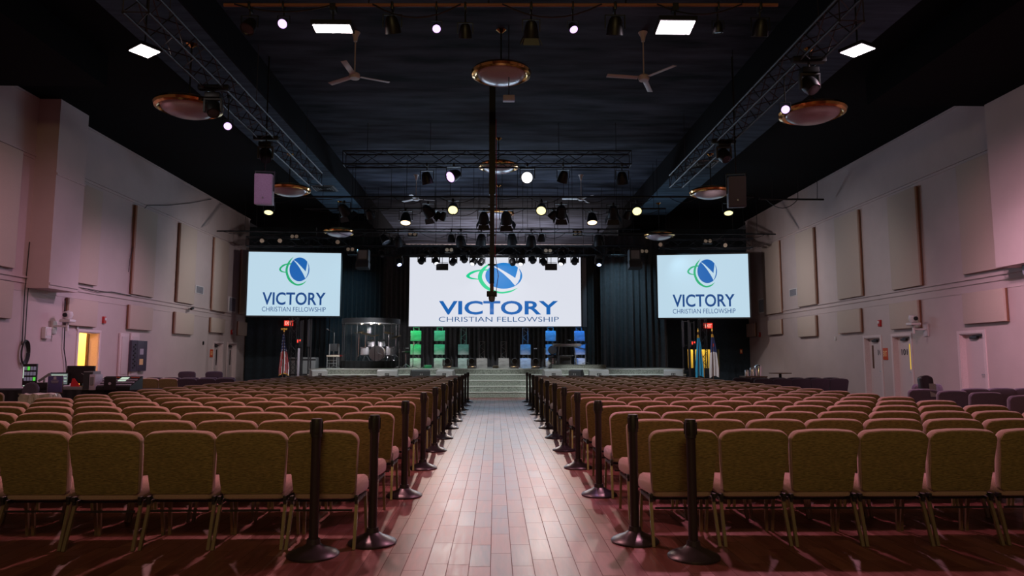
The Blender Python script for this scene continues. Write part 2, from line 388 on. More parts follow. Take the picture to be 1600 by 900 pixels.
# room behind the open left door
a, b, h = LD[0]
span(WL - 2.6, WL - 2.5, a - 1, b + 2.5, 0, 3, 'warm_room'); span(WL - 2.6, WL - .3, b + 1.2, b + 1.3, 0, 3, 'warm_room'); span(WL - 2.6, WL - .3, a - 1, a - .9, 0, 3, 'warm_room')
span(WL - 2.6, WL - .3, a - 1, b + 2.5, 3, 3.1, 'warm_room');
MB().box((-.30, b - a - .06, h / 2), (.07, .05, h - .04)).build('door_leaf', 'wood_brown', d6, smooth=False)
MB().box((-.9, b - a - .3, h - .22), (.3, .1, .05)).build('door_closer', 'dark_plastic', d6, smooth=False)
l = bpy.data.lights.new('hall_lamp', 'POINT'); l.energy = 230; l.color = (1, .62, .20); l.shadow_soft_size = .2
o = bpy.data.objects.new('hall_lamp', l); COL.objects.link(o); o.location = (WL - 1.3, b - .1, 2.6)

# ------------------------------------------------------------------ acoustic panels
def ac_panel(name, X, s, px_a, px_b, ytop, ybot, pxref, label, group, t=.11):
    pm = (ytop + ybot) / 2; ya, yb = yx(px_a, X, pm), yx(px_b, X, pm); y0, y1 = min(ya, yb), max(ya, yb)
    z1 = on_x(pxref, ytop, X).z; z0 = on_x(pxref, ybot, X).z
    r = thing(name, label, 'acoustic panel', (X, (y0 + y1) / 2, (z0 + z1) / 2), 0, group)
    w, hh = y1 - y0, z1 - z0
    MB().box((s * (.03 + t / 2), 0, 0), (t, w, hh), bev=.02).build('fabric_face', 'acoustic_fabric', r)
    MB().box((s * .055, 0, 0), (.05, w + .012, hh + .012)).build('wooden_frame', 'panel_wood', r, smooth=False)
    MB().box((s * .015, 0, 0), (.03, w * .7, hh * .8)).build('mounting_bracket', 'panel_wood', r, smooth=False)
TL = [(-40, 22, 232, 420, 18, 'leftmost'), (118, 150, 294, 446, 140, 'beside the boxed bulkhead'), (205, 238, 319, 460, 205, 'second after the bulkhead'),
      (275, 301, 347, 472, 275, 'third after the bulkhead'), (330, 352, 370, 485, 330, 'just before the grille nearest the stage'), (373, 392, 389, 491, 373, 'touching the left screen edge')]
for pa, pb, yt, yb_, ref, tx in TL:
    ac_panel('acoustic_panel', WL, 1, pa, pb, yt, yb_, ref, 'tall beige acoustic panel high on left wall, ' + tx, 'tall panels on left wall')
SL = [(-60, 12, 440, 498, 10, 'at the left picture edge'), (100, 146, 465, 508, 101, 'above the lit orange doorway'), (197, 233, 476, 514, 197, 'above the electrical boxes'),
      (269, 298, 487, 521, 269, 'between the small camera and fuse boxes'), (326, 347, 496, 519, 326, 'above the door nearer us'), (369, 388, 502, 524, 369, 'last one before the black drape')]
for pa, pb, yt, yb_, ref, tx in SL:
    ac_panel('acoustic_panel', WL, 1, pa, pb, yt, yb_, ref, 'square beige acoustic panel on left wall, ' + tx, 'square panels on left wall')
TR = [(1222, 1196, 376, 489, 1220, 'beside the right screen'), (1277, 1249, 355, 476, 1275, 'right of the small white vent'), (1348, 1311, 327, 463, 1346, 'third from the screen'),
      (1440, 1395, 290, 447, 1438, 'fourth from the screen'), (1580, 1506, 257, 430, 1508, 'partly behind the wall box')]
for pa, pb, yt, yb_, ref, tx in TR:
    ac_panel('acoustic_panel', WR, -1, pa, pb, yt, yb_, ref, 'tall beige acoustic panel high on right wall, ' + tx, 'tall panels on right wall')
SR = [(1183, 1166, 505, 526, 1180, 'nearest the black drape'), (1224, 1204, 499, 522, 1222, 'second from the drape'), (1279, 1251, 493, 525, 1277, 'third from the drape'),
      (1349, 1314, 482, 519, 1347, 'left of the red fire alarm'), (1441, 1396, 469, 512, 1438, 'behind the wall camera'), (1577, 1511, 450, 502, 1575, 'above the nearest door')]
for pa, pb, yt, yb_, ref, tx in SR:
    ac_panel('acoustic_panel', WR, -1, pa, pb, yt, yb_, ref, 'square beige acoustic panel on right wall, ' + tx, 'square panels on right wall')

# ------------------------------------------------------------------ things on the side walls
def plate(name, label, cat, X, s, px, py, w, h, t, m, parts=None, group=None):
    p = on_x(px, py, X); r = thing(name, label, cat, (X, p.y, p.z), 0, group)
    MB().box((s * t / 2, 0, 0), (t, w, h), bev=min(t, w, h) * .2).build('housing', m, r); return r
def vent(label, X, s, px, py, w, h):
    r = plate('wall_vent', label, 'vent', X, s, px, py, w, h, .03, 'white_plastic')
    mb = MB(); n = 10
    for i in range(n): mb.box((s * .034, -w * .42 + w * .84 * (i + .5) / n, 0), (.012, w * .05, h * .84))
    mb.build('grille', 'vent_grey', r, smooth=False)
vent('small white vent high between left wall panels', WL, 1, 311, 453, .8, .33); vent('tall grey vent on left wall beside the screen', WL, 1, 362, 476, .85, .72)
vent('small white vent between the right wall panels', WR, -1, 1240, 457, .75, .32); vent('grey vent on right wall beside the screen', WR, -1, 1191, 478, .8, .7)
for X, s, px, py, tx in ((WL, 1, 161, 500, 'red fire alarm on left wall above the lit doorway'), (WR, -1, 1376, 505, 'red fire alarm on right wall above the doors'),
                         (WL, 1, 361, 519, 'small red fire alarm above far left doors'), (WR, -1, 1188, 523, 'small red fire alarm on right wall near drape')):
    r = plate('fire_alarm', tx, 'fire alarm', X, s, px, py, .13, .22, .07, 'red_plastic')
    MB().box((s * .08, 0, .03), (.02, .08, .08), bev=.01).build('strobe', 'white_plastic', r)
def ptz(label, X, s, px, py):
    p = on_x(px, py, X); r = thing('wall_camera', label, 'camera', (X, p.y, p.z), 0)
    b_ = MB(); b_.box((s * .02, 0, -.15), (.04, .2, .35)); b_.box((s * .2, 0, -.12), (.4, .08, .05)); b_.cyl((s * .38, 0, -.25), (s * .38, 0, -.02), .04); b_.build('bracket', 'white_plastic', r)
    MB().box((s * .38, 0, .03), (.3, .3, .08), bev=.03).build('base', 'white_plastic', r)
    h_ = MB().lathe([(0, -.13), (.09, -.1), (.13, 0), (.11, .09), (0, .13)], 16, c=(s * .38, 0, .19)); h_.build('camera_head', 'white_plastic', r)
    MB().cyl((s * .38, -.12, .19), (s * .38, -.16, .19), .06).build('lens', 'dark_plastic', r)
ptz('white pan tilt camera on bracket at left wall', WL, 1, 84, 503); ptz('white pan tilt camera on bracket at right wall', WR, -1, 1447, 508)
r = plate('junction_box', 'white wall box below the left wall camera', 'box', WL, 1, 69, 520, .26, .32, .12, 'white_plastic')
MB().box((.125, 0, .02), (.01, .18, .2)).build('cover', 'frame_paint', r, smooth=False)
p = on_x(293, 482, WL); r = thing('security_camera', 'small dark bullet camera on left wall ledge', 'camera', (WL, p.y, p.z))
MB().cyl((0, 0, 0), (.15, 0, 0), .03).build('mount', 'white_plastic', r); MB().cyl((.15, .15, .02), (.22, -.18, -.03), .05).build('body', 'dark_plastic', r)
# coil of cable with its long lead
p = on_x(35, 551, WL); r = thing('cable_coil', 'black cable coil hanging on left wall', 'cable', (WL, p.y, p.z))
mb = MB()
for k in range(5):
    rr = .2 + .02 * k
    mb.path([(.04 + .012 * k, rr * .55 * math.cos(t * math.pi / 12), (rr + .06) * math.sin(t * math.pi / 12) + .02 * math.cos(t + k)) for t in range(25)], .014, 5)
mb.build('loops', 'dark_plastic', r)
MB().path([(.04, 0, .25), (.03, .0, 1.4), (.03, .02, 2.3)], .012, 5).path([(.04, -.1, .2), (.03, -.12, 1.6), (.05, -.1, 2.9)], .012, 5).build('lead', 'dark_plastic', r)
def wall_cable(label, X, s, pts, r_=.012):
    P = []
    for px, py in pts: q = on_x(px, py, X + s * .06); P.append(q)
    base = P[0].copy(); tag(MB().path([q - base for q in P], r_, 5).build('wall_cable', 'dark_plastic', None, base), label, 'cable')
wall_cable('long black cable draped across upper left wall', WL, 1, [(330, 311), (300, 317), (262, 321), (230, 321), (222, 330), (212, 370), (203, 405), (201, 425)])
wall_cable('black cable hanging down to the mixing desk', WL, 1, [(102, 470), (101, 520), (100, 545), (103, 565), (104, 590)], .014)
wall_cable('black cable sagging along left wall ledge', WL, 1, [(130, 450), (152, 456), (175, 456), (205, 462)], .012)
# electrical cupboards
def cupboard(label, px0, px1, py0, py1, m, inner, swing=False):
    y0, y1 = yx(px0, WL), yx(px1, WL); z1 = on_x(px1, py0, WL).z; z0 = on_x(px1, py1, WL).z
    r = thing('electrical_cabinet', label, 'cabinet', (WL + .012, (y0 + y1) / 2, z0), 0)
    w, h_ = y1 - y0, z1 - z0
    MB().box((.03, 0, h_ / 2), (.06, w, h_), bev=.01).build('housing', m, r)
    MB().box((.07, 0, h_ / 2), (.02, w * .7, h_ * .85), bev=.005).build('cover', inner, r); return r, w, h_
cupboard('tall closed pink-white electrical cabinet on left wall', 183, 197, 521, 590, 'frame_paint', 'door_paint')
cupboard('white electrical cabinet behind open breaker door', 200, 213, 521, 592, 'frame_paint', 'door_paint')
y0 = yx(202, WL + .1); y1 = yx(211, WL + .1); z1 = on_x(211, 532, WL + .1).z; z0 = on_x(211, 580, WL + .1).z
r = thing('breaker_box', 'dark grey breaker box with open door and notes', 'electrical box', (WL + .08, y0, z0))
MB().box((.04, (y1 - y0) / 2, (z1 - z0) / 2), (.08, y1 - y0, z1 - z0)).build('housing', 'grey_panel', r, smooth=False)
sw = MB()
for k in range(12): sw.box((.09, (y1 - y0) / 2 + (.05 if k % 2 else -.05), .12 + k * (z1 - z0 - .2) / 12), (.02, .06, .05))
sw.build('switches', 'dark_plastic', r, smooth=False)
yd = yx(228, WL + .12) - y0
dr = MB().box((.05, (y1 - y0 + .05 + yd) / 2, (z1 - z0) / 2), (.03, yd - (y1 - y0) - .05, z1 - z0), bev=.005).build('door', 'grey_panel', r)
for k, m_ in ((.64, 'speaker_grey'), (.30, 'sign_cream')):
    MB().box((.07, (y1 - y0) + .32, (z1 - z0) * k), (.005, .24, .2)).build('note', m_, dr, smooth=False)
# EXIT plate beside right door
p = on_x(1384, 553, WR); r = thing('exit_sign', 'small orange-red EXIT plate between the right doors', 'sign', (WR, p.y, p.z))
MB().box((-.01, 0, 0), (.02, .26, .38), bev=.005).build('plate', 'sign_red', r); wall_text('EXIT', r, -.022, 1, -.11, .11, -.08, .10, 'sign_cream')
p = on_x(330, 552, WL); r = thing('exit_plate', 'small orange notice plate beside far left door', 'sign', (WL, p.y, p.z))
MB().box((.01, 0, 0), (.02, .3, .34), bev=.005).build('plate', 'sign_red', r); MB().box((.022, 0, .06), (.004, .22, .03)).box((.022, 0, 0), (.004, .22, .03)).box((.022, 0, -.06), (.004, .2, .03)).build('print', 'sign_cream', r)
for X, s, px, py, tx in ((WL, 1, 120, 511, 'small white sensor above lit doorway'), (WL, 1, 317, 536, 'small dark wall switch on left wall'), (WR, -1, 1306, 529, 'small white wall sensor on right wall')):
    r = plate('wall_sensor', tx, 'sensor', X, s, px, py, .09, .14, .04, 'white_plastic' if 'white' in tx else 'dark_plastic')
# pipe batten sticking out over right wall
p0 = pt(1232, 311, 27); p1 = pt(1325, 311, 24.5)

# ------------------------------------------------------------------ stage and steps
STX0, STX1 = -7.2, 7.4
mb = MB(); nz = MB(); ys = [26.0, 26.22, 26.44, 26.90, 27.15]
for i, y in enumerate(ys):
    z = .21 * (i + 1); ye = ys[i + 1] if i < 4 else 34.0
    mb.box(((STX0 + STX1) / 2, (y + 34.0) / 2, z - .105), (STX1 - STX0, 34.0 - y, .21)); 
    nz.box(((STX0 + STX1) / 2, y + .02, z - .012), (STX1 - STX0 + .02, .07, .034))
st = struct(mb.build('stage', 'stage_carpet', smooth=False)); nz.build('stair_nosing', 'nosing', st, smooth=False)
SZT = 1.05
# ------------------------------------------------------------------ curtains
def curtain(name, label, x0, x1, y, z0, z1, m='stage_curtain', fold=.22, amp=.07, n_per=8):
    n = max(8, int((x1 - x0) / fold * n_per)); pts = []
    rows = 5; ph = random.random() * 6
    for k in range(rows + 1):
        z = z0 + (z1 - z0) * k / rows
        rr = []
        for i in range(n + 1):
            x = x0 + (x1 - x0) * i / n; t = x / fold * 2 * math.pi
            a = amp * (1.25 - .7 * k / rows)
            rr.append((x, y + a * (math.sin(t + ph + .6 * math.sin(x * 1.7)) + .5 * math.sin(t * .37 + k * .15)), z))
        pts.append(rr)
    vs = [p for r_ in pts for p in r_]; fs = []
    for k in range(rows):
        for i in range(n): q = k * (n + 1) + i; fs.append((q, q + 1, q + n + 2, q + n + 1))
    mb = MB(); mb.add([(v[0] - x0, v[1] - y, v[2] - z0) for v in vs], fs)
    o = mb.build(name, m, None, (x0, y, z0)); return tag(o, label, 'curtain')
curtain('stage_curtain', 'black pleated backdrop curtain under and behind the main screen', -5.4, 5.4, 33.2, SZT, 6.95)
curtain('stage_curtain', 'black drape left of main screen behind the drum booth', -9.2, -5.0, 33.7, SZT - .0, 7.4, 'drape')
curtain('stage_curtain', 'dark drape wing at right of stage with loose hem', 4.9, 8.0, 32.0, SZT, 7.2, 'stage_curtain', .3, .10)
curtain('stage_curtain', 'dark blue drape hanging left below side screen', -12.2, -9.2, 34.2, .0, 7.4, 'drape', .5, .04)

# ------------------------------------------------------------------ screens
def logo(parent, w, h, globe, green, word, sub, white, main=False):
    def U(u, v):  # from crop coordinates of the right screen to local x, z
        return ((930 + u / 5 - 1028.5) / 143 * w, h - (340 + v / 5 - 397) / 99.5 * h)
    def poly(pts, y, name, m):
        P = [U(*q) for q in pts]; mb = MB(); mb.add([(x, y, z) for x, z in P], [tuple(range(len(P)))]); return mb.build(name, m, parent, smooth=False)
    poly([(886 + 77 * math.cos(t * math.pi / 24), 418 + 94 * math.sin(t * math.pi / 24)) for t in range(48)], -.062, 'globe', globe)
    poly([(833, 341), (858, 368), (884, 402), (912, 447), (933, 489), (944, 470), (953, 440), (956, 400), (946, 350), (943, 380), (934, 434), (915, 413), (893, 390), (865, 362)], -.066, 'letter_swoosh', white)
    def sm(pts, n=6):  # Catmull-Rom
        out = []
        for i in range(len(pts) - 1):
            p0, p1, p2, p3 = pts[max(i - 1, 0)], pts[i], pts[i + 1], pts[min(i + 2, len(pts) - 1)]
            for k in range(n):
                t = k / n
                out.append(tuple(.5 * (2 * p1[j] + (p2[j] - p0[j]) * t + (2 * p0[j] - 5 * p1[j] + 4 * p2[j] - p3[j]) * t * t + (3 * p1[j] - p0[j] - 3 * p2[j] + p3[j]) * t ** 3) for j in (0, 1)))
        return out + [pts[-1]]
    def strip(outer, inner, name, y):
        A, B = sm(outer), sm(inner); P = [U(*q) for q in A] + [U(*q) for q in B]; n = len(A); mb = MB()
        mb.add([(x, y, z) for x, z in P], [(i, i + 1, n + i + 1, n + i) for i in range(n - 1)]); mb.build(name, green, parent, smooth=False)
    strip([(835, 320), (798, 360), (779, 412), (784, 462), (812, 515), (868, 546), (915, 536), (945, 505)],
          [(836, 320), (812, 362), (796, 412), (800, 455), (825, 502), (868, 533), (912, 526), (945, 505)], 'green_arc', -.064)
    strip([(822, 370), (775, 376), (745, 393), (729, 420), (745, 440), (780, 446)],
          [(822, 379), (782, 386), (757, 401), (743, 419), (755, 433), (780, 440)], 'green_loop', -.065)
    x0 = (.174 if main else .162) * w; x1 = (.866 if main else .842) * w
    fit_text('VICTORY', x0, x1, h * (1 - .832), h * (1 - .632), -.064, word, 'lettering', parent, .022 if main else .018)
    fit_text('CHRISTIAN FELLOWSHIP', x0, x1 + .004 * w, h * (1 - .935), h * (1 - .862), -.064, sub, 'lettering', parent, -.004)
def screen(label, corners_px, D0, D1, mats, main=False):
    (x0, yt0, yb0), (x1, yt1, yb1) = corners_px
    A, B = pt(x0, yb0, D0), pt(x1, yb1, D1); T = pt(x0, yt0, D0); T2 = pt(x1, yt1, D1)
    w = (Vector((B.x, B.y, 0)) - Vector((A.x, A.y, 0))).length; h = ((T.z + T2.z) - (A.z + B.z)) / 2
    rz = math.atan2(B.y - A.y, B.x - A.x)
    r = thing('projection_screen', label, 'screen', (A.x, A.y, (A.z + B.z) / 2), rz)
    MB().box((w / 2, 0, h / 2), (w, .08, h)).build('screen_back', 'speaker_black', r, smooth=False)
    MB().add([(0, -.055, 0), (w, -.055, 0), (w, -.055, h), (0, -.055, h)], [(0, 1, 2, 3)]).build('screen_surface', mats[0], r, smooth=False)
    fr = MB()
    for x in (-.03, w + .03): fr.box((x, -.01, h / 2), (.06, .12, h + .12))
    for z in (-.03, h + .03): fr.box((w / 2, -.01, z), (w + .12, .12, .06))
    fr.build('frame', 'speaker_black', r, smooth=False)
    for t in (.15, .85): MB().cyl((w * t, .03, h), (w * t, .03, ceil_z(A.x + w * t) - r.location.z), .012, 6).build('hanger_rod', 'black_metal', r)
    logo(r, w, h, *mats[1:], main=main); return r, w, h
screen('left side screen with blue and green church logo', ((385.5, 391, 492.5), (531, 395.5, 494.5)), 30.8, 31.25, ['side_screen_white', 'logo_blue', 'logo_green', 'logo_navy', 'logo_navy', 'side_screen_white'])
screen('right side screen with blue and green church logo', ((1028.5, 397.5, 497), (1171.5, 395.5, 495.5)), 31.25, 30.8, ['side_screen_white', 'logo_blue', 'logo_green', 'logo_navy', 'logo_navy', 'side_screen_white'])
ms, mw, mh = screen('wide main screen above stage showing church logo', ((639, 401, 509), (908, 401, 511)), 32.2, 32.2, ['main_screen_white', 'main_globe', 'main_green', 'main_blue', 'main_subtitle', 'main_screen_white'], True)
# loose end of white screen cloth right of main screen
q = pt(909, 511, 32.6); o = MB().box((.12, 0, 1.65), (.24, .02, 3.3)).cyl((.12, 0, 3.2), (.12, 0, CZ - q.z), .01, 6).build('screen_cloth', 'vent_grey', None, q); tag(o, 'narrow grey cloth strip at right edge of main screen', 'cloth')

# ------------------------------------------------------------------ scenic towers on the stage
TOW = [(649.5, 3, 0, 'leftmost green lit tower'), (686.5, 3, 0, 'second green lit tower from left'), (724, 2, 1, 'teal two-box tower left of centre'), (753, 1, 1, 'grey one-box tower just left of centre'),
       (787, 1, 1, 'grey-blue one-box tower just right of centre'), (821, 2, 1, 'blue two-box tower right of centre'), (860.5, 3, 0, 'blue tower behind the keyboard stool'), (905.5, 3, 0, 'rightmost blue tower behind keyboard')]
TY = 28.6
for px, nb, stub, tx in TOW:
    c = on_y(px, 575.5, TY); r = thing('scenic_tower', tx + ' of square panels on truss', 'stage decor', (c.x, TY, SZT), 0, 'scenic towers')
    hh = nb * .565 + (.55 if stub else 0) - .02; mb = MB(); s_ = .11
    for sx in (-1, 1):
        for sy in (-1, 1): mb.cyl((sx * s_, .14 + sy * s_, 0), (sx * s_, .14 + sy * s_, hh), .018, 6)
    k = 0; z = 0
    while z < hh - .1:
        z2 = min(z + .18, hh); f_ = 1 if k % 2 else -1
        for sy in (-1, 1): mb.cyl((-f_ * s_, .14 + sy * s_, z), (f_ * s_, .14 + sy * s_, z2), .01, 5)
        for sx in (-1, 1): mb.cyl((sx * s_, .14 - f_ * s_, z), (sx * s_, .14 + f_ * s_, z2), .01, 5)
        z = z2; k += 1
    for z in (.01, hh): mb.box((0, .14, z), (.26, .26, .02))
    mb.build('truss', 'case_grey', r)
    for i in range(nb):
        MB().box((0, -.06, .205 + i * .56), (.435, .10, .42), bev=.006).build('square_panel', 'scenic_white', r)
# moving lights standing on stage
def floor_mover(px, tx):
    c = on_y(px, 575.5, 28.1); r = thing('floor_moving_light', tx, 'stage light', (c.x, 28.1, SZT), 0, 'moving lights on the stage floor')
    MB().box((0, 0, .05), (.34, .3, .1), bev=.02).build('base', 'chrome', r)
    y = MB(); 
    for s in (-1, 1): y.box((s * .17, 0, .24), (.045, .12, .28), bev=.015)
    y.box((0, 0, .115), (.36, .14, .04), bev=.01); y.build('yoke', 'case_grey', r)
    MB().lathe([(.05, -.12), (.13, -.08), (.14, .06), (.11, .12), (0, .12)], 18, Matrix.Rotation(R(80), 3, 'X'), (0, 0, .27)).build('head', 'case_grey', r)
    MB().lathe([(0, 0), (.10, 0), (.1, .01), (0, .01)], 18, Matrix.Rotation(R(80), 3, 'X'), (0, -.13, .29)).build('lens', 'lens_dim', r)
for px, tx in ((699, 'moving light on stage right of second green tower'), (737, 'moving light on stage left of centre'), (804, 'moving light on stage right of centre'), (837, 'moving light between the blue towers')):
    floor_mover(px, tx)
for px, w, h_, tx, m in ((668, .36, .12, 'low grey case between the green towers', 'case_grey'), (775, .28, .10, 'small beige power box beside centre tower', 'cream'),
                      (776, .2, .05, '', None)):
    if m: c = on_y(px, 575, 29.4); tag(MB().box((0, 0, h_ / 2), (w, .3, h_), bev=.02).cyl((-w / 4, 0, h_), (w / 4, 0, h_ + .001), .012).build('equipment_case', m, None, (c.x, 29.4, SZT)), tx, 'case')

# ------------------------------------------------------------------ stage wedges
def wedge(px, w, label, rot=0, dark=False, y=26.66):
    c = on_y(px, 585, y); r = thing('monitor_wedge', label, 'stage monitor', (c.x, y, .63), rot, 'wedge monitors on the steps')
    pf = [(-.20, 0), (.20, 0), (.20, .12), (.02, .40), (-.20, .34)]
    MB().rings([[(-w / 2, a_, b_) for a_, b_ in pf], [(w / 2, a_, b_) for a_, b_ in pf]]).build('cabinet', 'speaker_black' if dark else 'monitor_grey', r, smooth=False)
    MB().box((0, -.202, .22), (w * .22, .012, .09), bev=.003).build('connector_panel', 'dark_plastic', r)
    for s in (-1, 1): MB().box((s * .035, -.21, .22), (.04, .006, .06)).build('socket', 'case_grey', r, smooth=False)
wedge(497, .6, 'grey wedge monitor at far left end of steps', .6); wedge(606, .76, 'wide grey wedge monitor below the drum booth')
wedge(656, .7, 'black tilted wedge monitor left of the aisle', .35, True); wedge(697, .66, 'grey wedge monitor nearest the aisle on left', -.3)
wedge(862, .70, 'grey wedge monitor nearest the aisle on right', .3); wedge(901, .5, 'black tilted wedge monitor right of the aisle', -.5, True)
wedge(935, .74, 'wide grey wedge monitor in front of the keyboard riser'); wedge(1052, .72, 'grey wedge monitor at far right end of steps', -.25)

# ------------------------------------------------------------------ keyboard riser and player position
rx0, rx1 = on_y(861, 575, 28.0).x, on_y(944, 575, 28.0).x
tag(MB().box(((rx1 - rx0) / 2, .6, .07), (rx1 - rx0, 1.2, .14)).box(((rx1 - rx0) / 2 , .6, .145), (rx1 - rx0 + .02, 1.22, .012)).build('stage_riser', 'stage_carpet', None, (rx0, 27.5, SZT), smooth=False), 'low carpeted riser under the keyboard', 'riser')
RZ = SZT + .152
kx0, kx1 = on_y(864, 545, 27.9).x, on_y(907, 545, 27.9).x; kw = kx1 - kx0
r = thing('keyboard', 'black stage keyboard with pale keys on stand', 'keyboard', ((kx0 + kx1) / 2, 27.9, RZ + .72), R(6))
MB().box((0, 0, .055), (kw, .34, .11), bev=.015).build('case', 'case_grey', r); kk = MB()
for i in range(36): kk.box((-kw * .45 + kw * .9 * (i + .5) / 36, .10, .115), (kw * .9 / 36 * .85, .13, .012))
kk.build('keys', 'white_plastic', r, smooth=False)
MB().box((-.02, -.174, .07), (kw * .45, .01, .022)).build('front_strip', 'speaker_grey', r, smooth=False)
r = thing('keyboard_stand', 'black folding stand holding the stage keyboard', 'stand', ((kx0 + kx1) / 2, 27.9, RZ))
for sx in (-1, 1):
    MB().cyl((sx * .38, -.14, 0), (sx * .30, .14, .72), .018).cyl((sx * .38, .14, 0), (sx * .30, -.14, .72), .018).build('leg', 'case_grey', r)
MB().cyl((-.34, 0, .36), (.34, 0, .36), .014).build('crossbar', 'case_grey', r)
def stool(c, rz, label, seat_m='dark_plastic', h=.5):
    r = thing('drum_stool', label, 'stool', c, rz)
    MB().lathe([(0, h), (.16, h), (.18, h + .03), (.17, h + .08), (0, h + .09)], 20).build('seat', seat_m, r)
    MB().cyl((0, 0, .1), (0, 0, h), .02).build('pole', 'chrome', r)
    for a in (.5, 2.6, 4.7): MB().cyl((0, 0, .18), (.25 * math.cos(a), .25 * math.sin(a), .0), .012).build('leg', 'chrome', r)
    return r
c = on_y(864, 575, 28.2)
r = stool((c.x, 27.25 + .9, RZ if c.x > rx0 + .2 else SZT), 0, 'black padded stool with backrest beside keyboard', h=.42)
MB().lathe([(0, -.02), (.17, -.02), (.19, 0), (.17, .03), (0, .03)], 18, Matrix.Rotation(R(85), 3, 'X'), (0, .15, .74)).build('backrest', 'dark_plastic', r)
def mic_stand(c, h, boom, label, ground=None):
    r = thing('microphone_stand', label, 'microphone stand', c)
    for a in (.4, 2.5, 4.6): MB().cyl((0, 0, .1), (.26 * math.cos(a), .26 * math.sin(a), 0.01), .01, 6).build('leg', 'case_grey', r)
    MB().cyl((0, 0, .05), (0, 0, h), .014, 8).build('pole', 'case_grey', r)
    b_ = Vector(boom); MB().cyl(Vector((0, 0, h)) - b_ * .25, Vector((0, 0, h)) + b_, .010, 6).build('boom', 'truss_metal', r)
    e = Vector((0, 0, h)) + b_; MB().cyl(e, e + b_.normalized() * .14, .018, 8, .028).build('microphone', 'chrome', r)
c = on_y(846, 575, 27.8); mic_stand((c.x + .13, 27.8, SZT), .82, (-.30, 0, -.03), 'boom microphone stand left of the keyboard')
c = on_y(915, 575, 28.4); mic_stand((c.x, 28.4, RZ), .85, (-.6, 0, .14), 'boom microphone reaching over the keyboard')
c = on_y(628, 575, 28.3); mic_stand((c.x - .12, 28.3, SZT), .80, (.25, 0, .02), 'boom microphone stand beside drum booth')
c = on_y(645, 575, 27.7); mic_stand((c.x, 27.7, SZT), .80, (.02, 0, .1), 'straight microphone stand in front of green tower')
c = on_y(633, 575, 28.6); stool((c.x, 28.8, SZT), 0, 'tall black bar stool beside the drum booth', h=.62)
c = on_y(883, 572, 28.3); r = thing('keyboard_amplifier', 'grey combo amplifier under the keyboard', 'amplifier', (c.x, 28.35, RZ))
MB().box((0, 0, .17), (.50, .28, .34), bev=.02).build('cabinet', 'case_grey', r); MB().box((0, -.143, .15), (.42, .01, .24)).build('grille', 'speaker_black', r, smooth=False)

# ------------------------------------------------------------------ drum booth and kit
bc = on_y(578.5, 575, 29.3); BX, BY = bc.x, 29.3; BR = 43.5 / 1080 * 29.3
r = thing('drum_booth', 'round clear acrylic drum booth with black roof ring', 'drum booth', (BX, BY, SZT))
mb = MB(); mb.lathe([(0, 0), (BR, 0), (BR, .30), (0, .30)], 48); mb.build('platform', 'speaker_black', r)
# draped skirt
sk = MB(); n = 120; rs = []
for z, a in ((0.0, .035), (.15, .02), (.30, .003)):
    rs.append([((BR + .03 + a * math.sin(i * 2 * math.pi / n * 26)) * math.cos(i * 2 * math.pi / n), (BR + .03 + a * math.sin(i * 2 * math.pi / n * 26)) * math.sin(i * 2 * math.pi / n), z + (.03 * math.sin(i * 2 * math.pi / n * 9) if z == .15 else 0)) for i in range(n)])
sk.rings(rs, cap=False); sk.build('skirt', 'table_cloth', r)
zt = on_y(578, 504, BY - BR).z - SZT; zr = zt + .2
nseg = 10
for i in range(nseg):
    a0 = -math.pi / 2 + (i - .5) * 2 * math.pi / nseg; a1 = a0 + 2 * math.pi / nseg
    pv = MB(); seg = [(BR * math.cos(a0 + (a1 - a0) * k / 5), BR * math.sin(a0 + (a1 - a0) * k / 5)) for k in range(6)]
    pv.add([(x, y, .3) for x, y in seg] + [(x, y, zt) for x, y in seg], [(k, k + 1, 7 + k, 6 + k) for k in range(5)]); pv.build('acrylic_panel', 'clear_acrylic', r)
    MB().box((BR * math.cos(a0), BR * math.sin(a0), (zt + .3) / 2), (.025, .025, zt - .3)).build('panel_post', 'truss_metal', r, smooth=False)
MB().lathe([(BR - .05, zt), (BR + .03, zt), (BR + .03, zr), (0, zr + .02), (0, zr - .03), (BR - .05, zr - .03)], 48).build('roof_ring', 'speaker_black', r)
rl = MB()
for x in (-.35, .05, .4): rl.cyl((x, -.5, zt - .02), (x + .1, -.45, zt + .04), .05, 10)
rl.build('roof_lamp', 'lens_amber', r)
l = bpy.data.lights.new('booth_fill', 'POINT'); l.energy = 120; l.color = (1, .95, .95); l.shadow_soft_size = .1  # added point light inside the booth front, brightens the drums
o = bpy.data.objects.new('booth_fill', l); COL.objects.link(o); o.location = (BX + .2, BY - .78, SZT + zt - .15)
K = SZT + .30
r = thing('drum_kit', 'chrome and white drum kit inside the clear booth', 'drum kit', (BX + .35, BY - .05, K))
def drum(c, rad, dep, rot, nm, parent=r):
    mtx = Euler(rot).to_matrix(); s = MB().lathe([(rad, -dep / 2), (rad, dep / 2)], 28, mtx, c); s.build(nm, 'drum_shell', parent)
    for sg in (-1, 1): 
        MB().lathe([(0, sg * dep / 2), (rad * .97, sg * dep / 2)], 28, mtx, c).build('drum_head', 'drum_head', parent)
        MB().lathe([(rad * .96, sg * dep / 2 - .015), (rad * 1.05, sg * dep / 2 - .015), (rad * 1.05, sg * dep / 2 + .015), (rad * .96, sg * dep / 2 + .015)], 28, mtx, c).build('hoop', 'chrome', parent)
drum((0, -.35, .31), .30, .4, (R(90), 0, 0), 'bass_drum')
drum((-.30, -.05, .74), .16, .2, (R(20), 0, 0), 'tom'); drum((.12, -.05, .74), .15, .19, (R(20), 0, 0), 'tom')
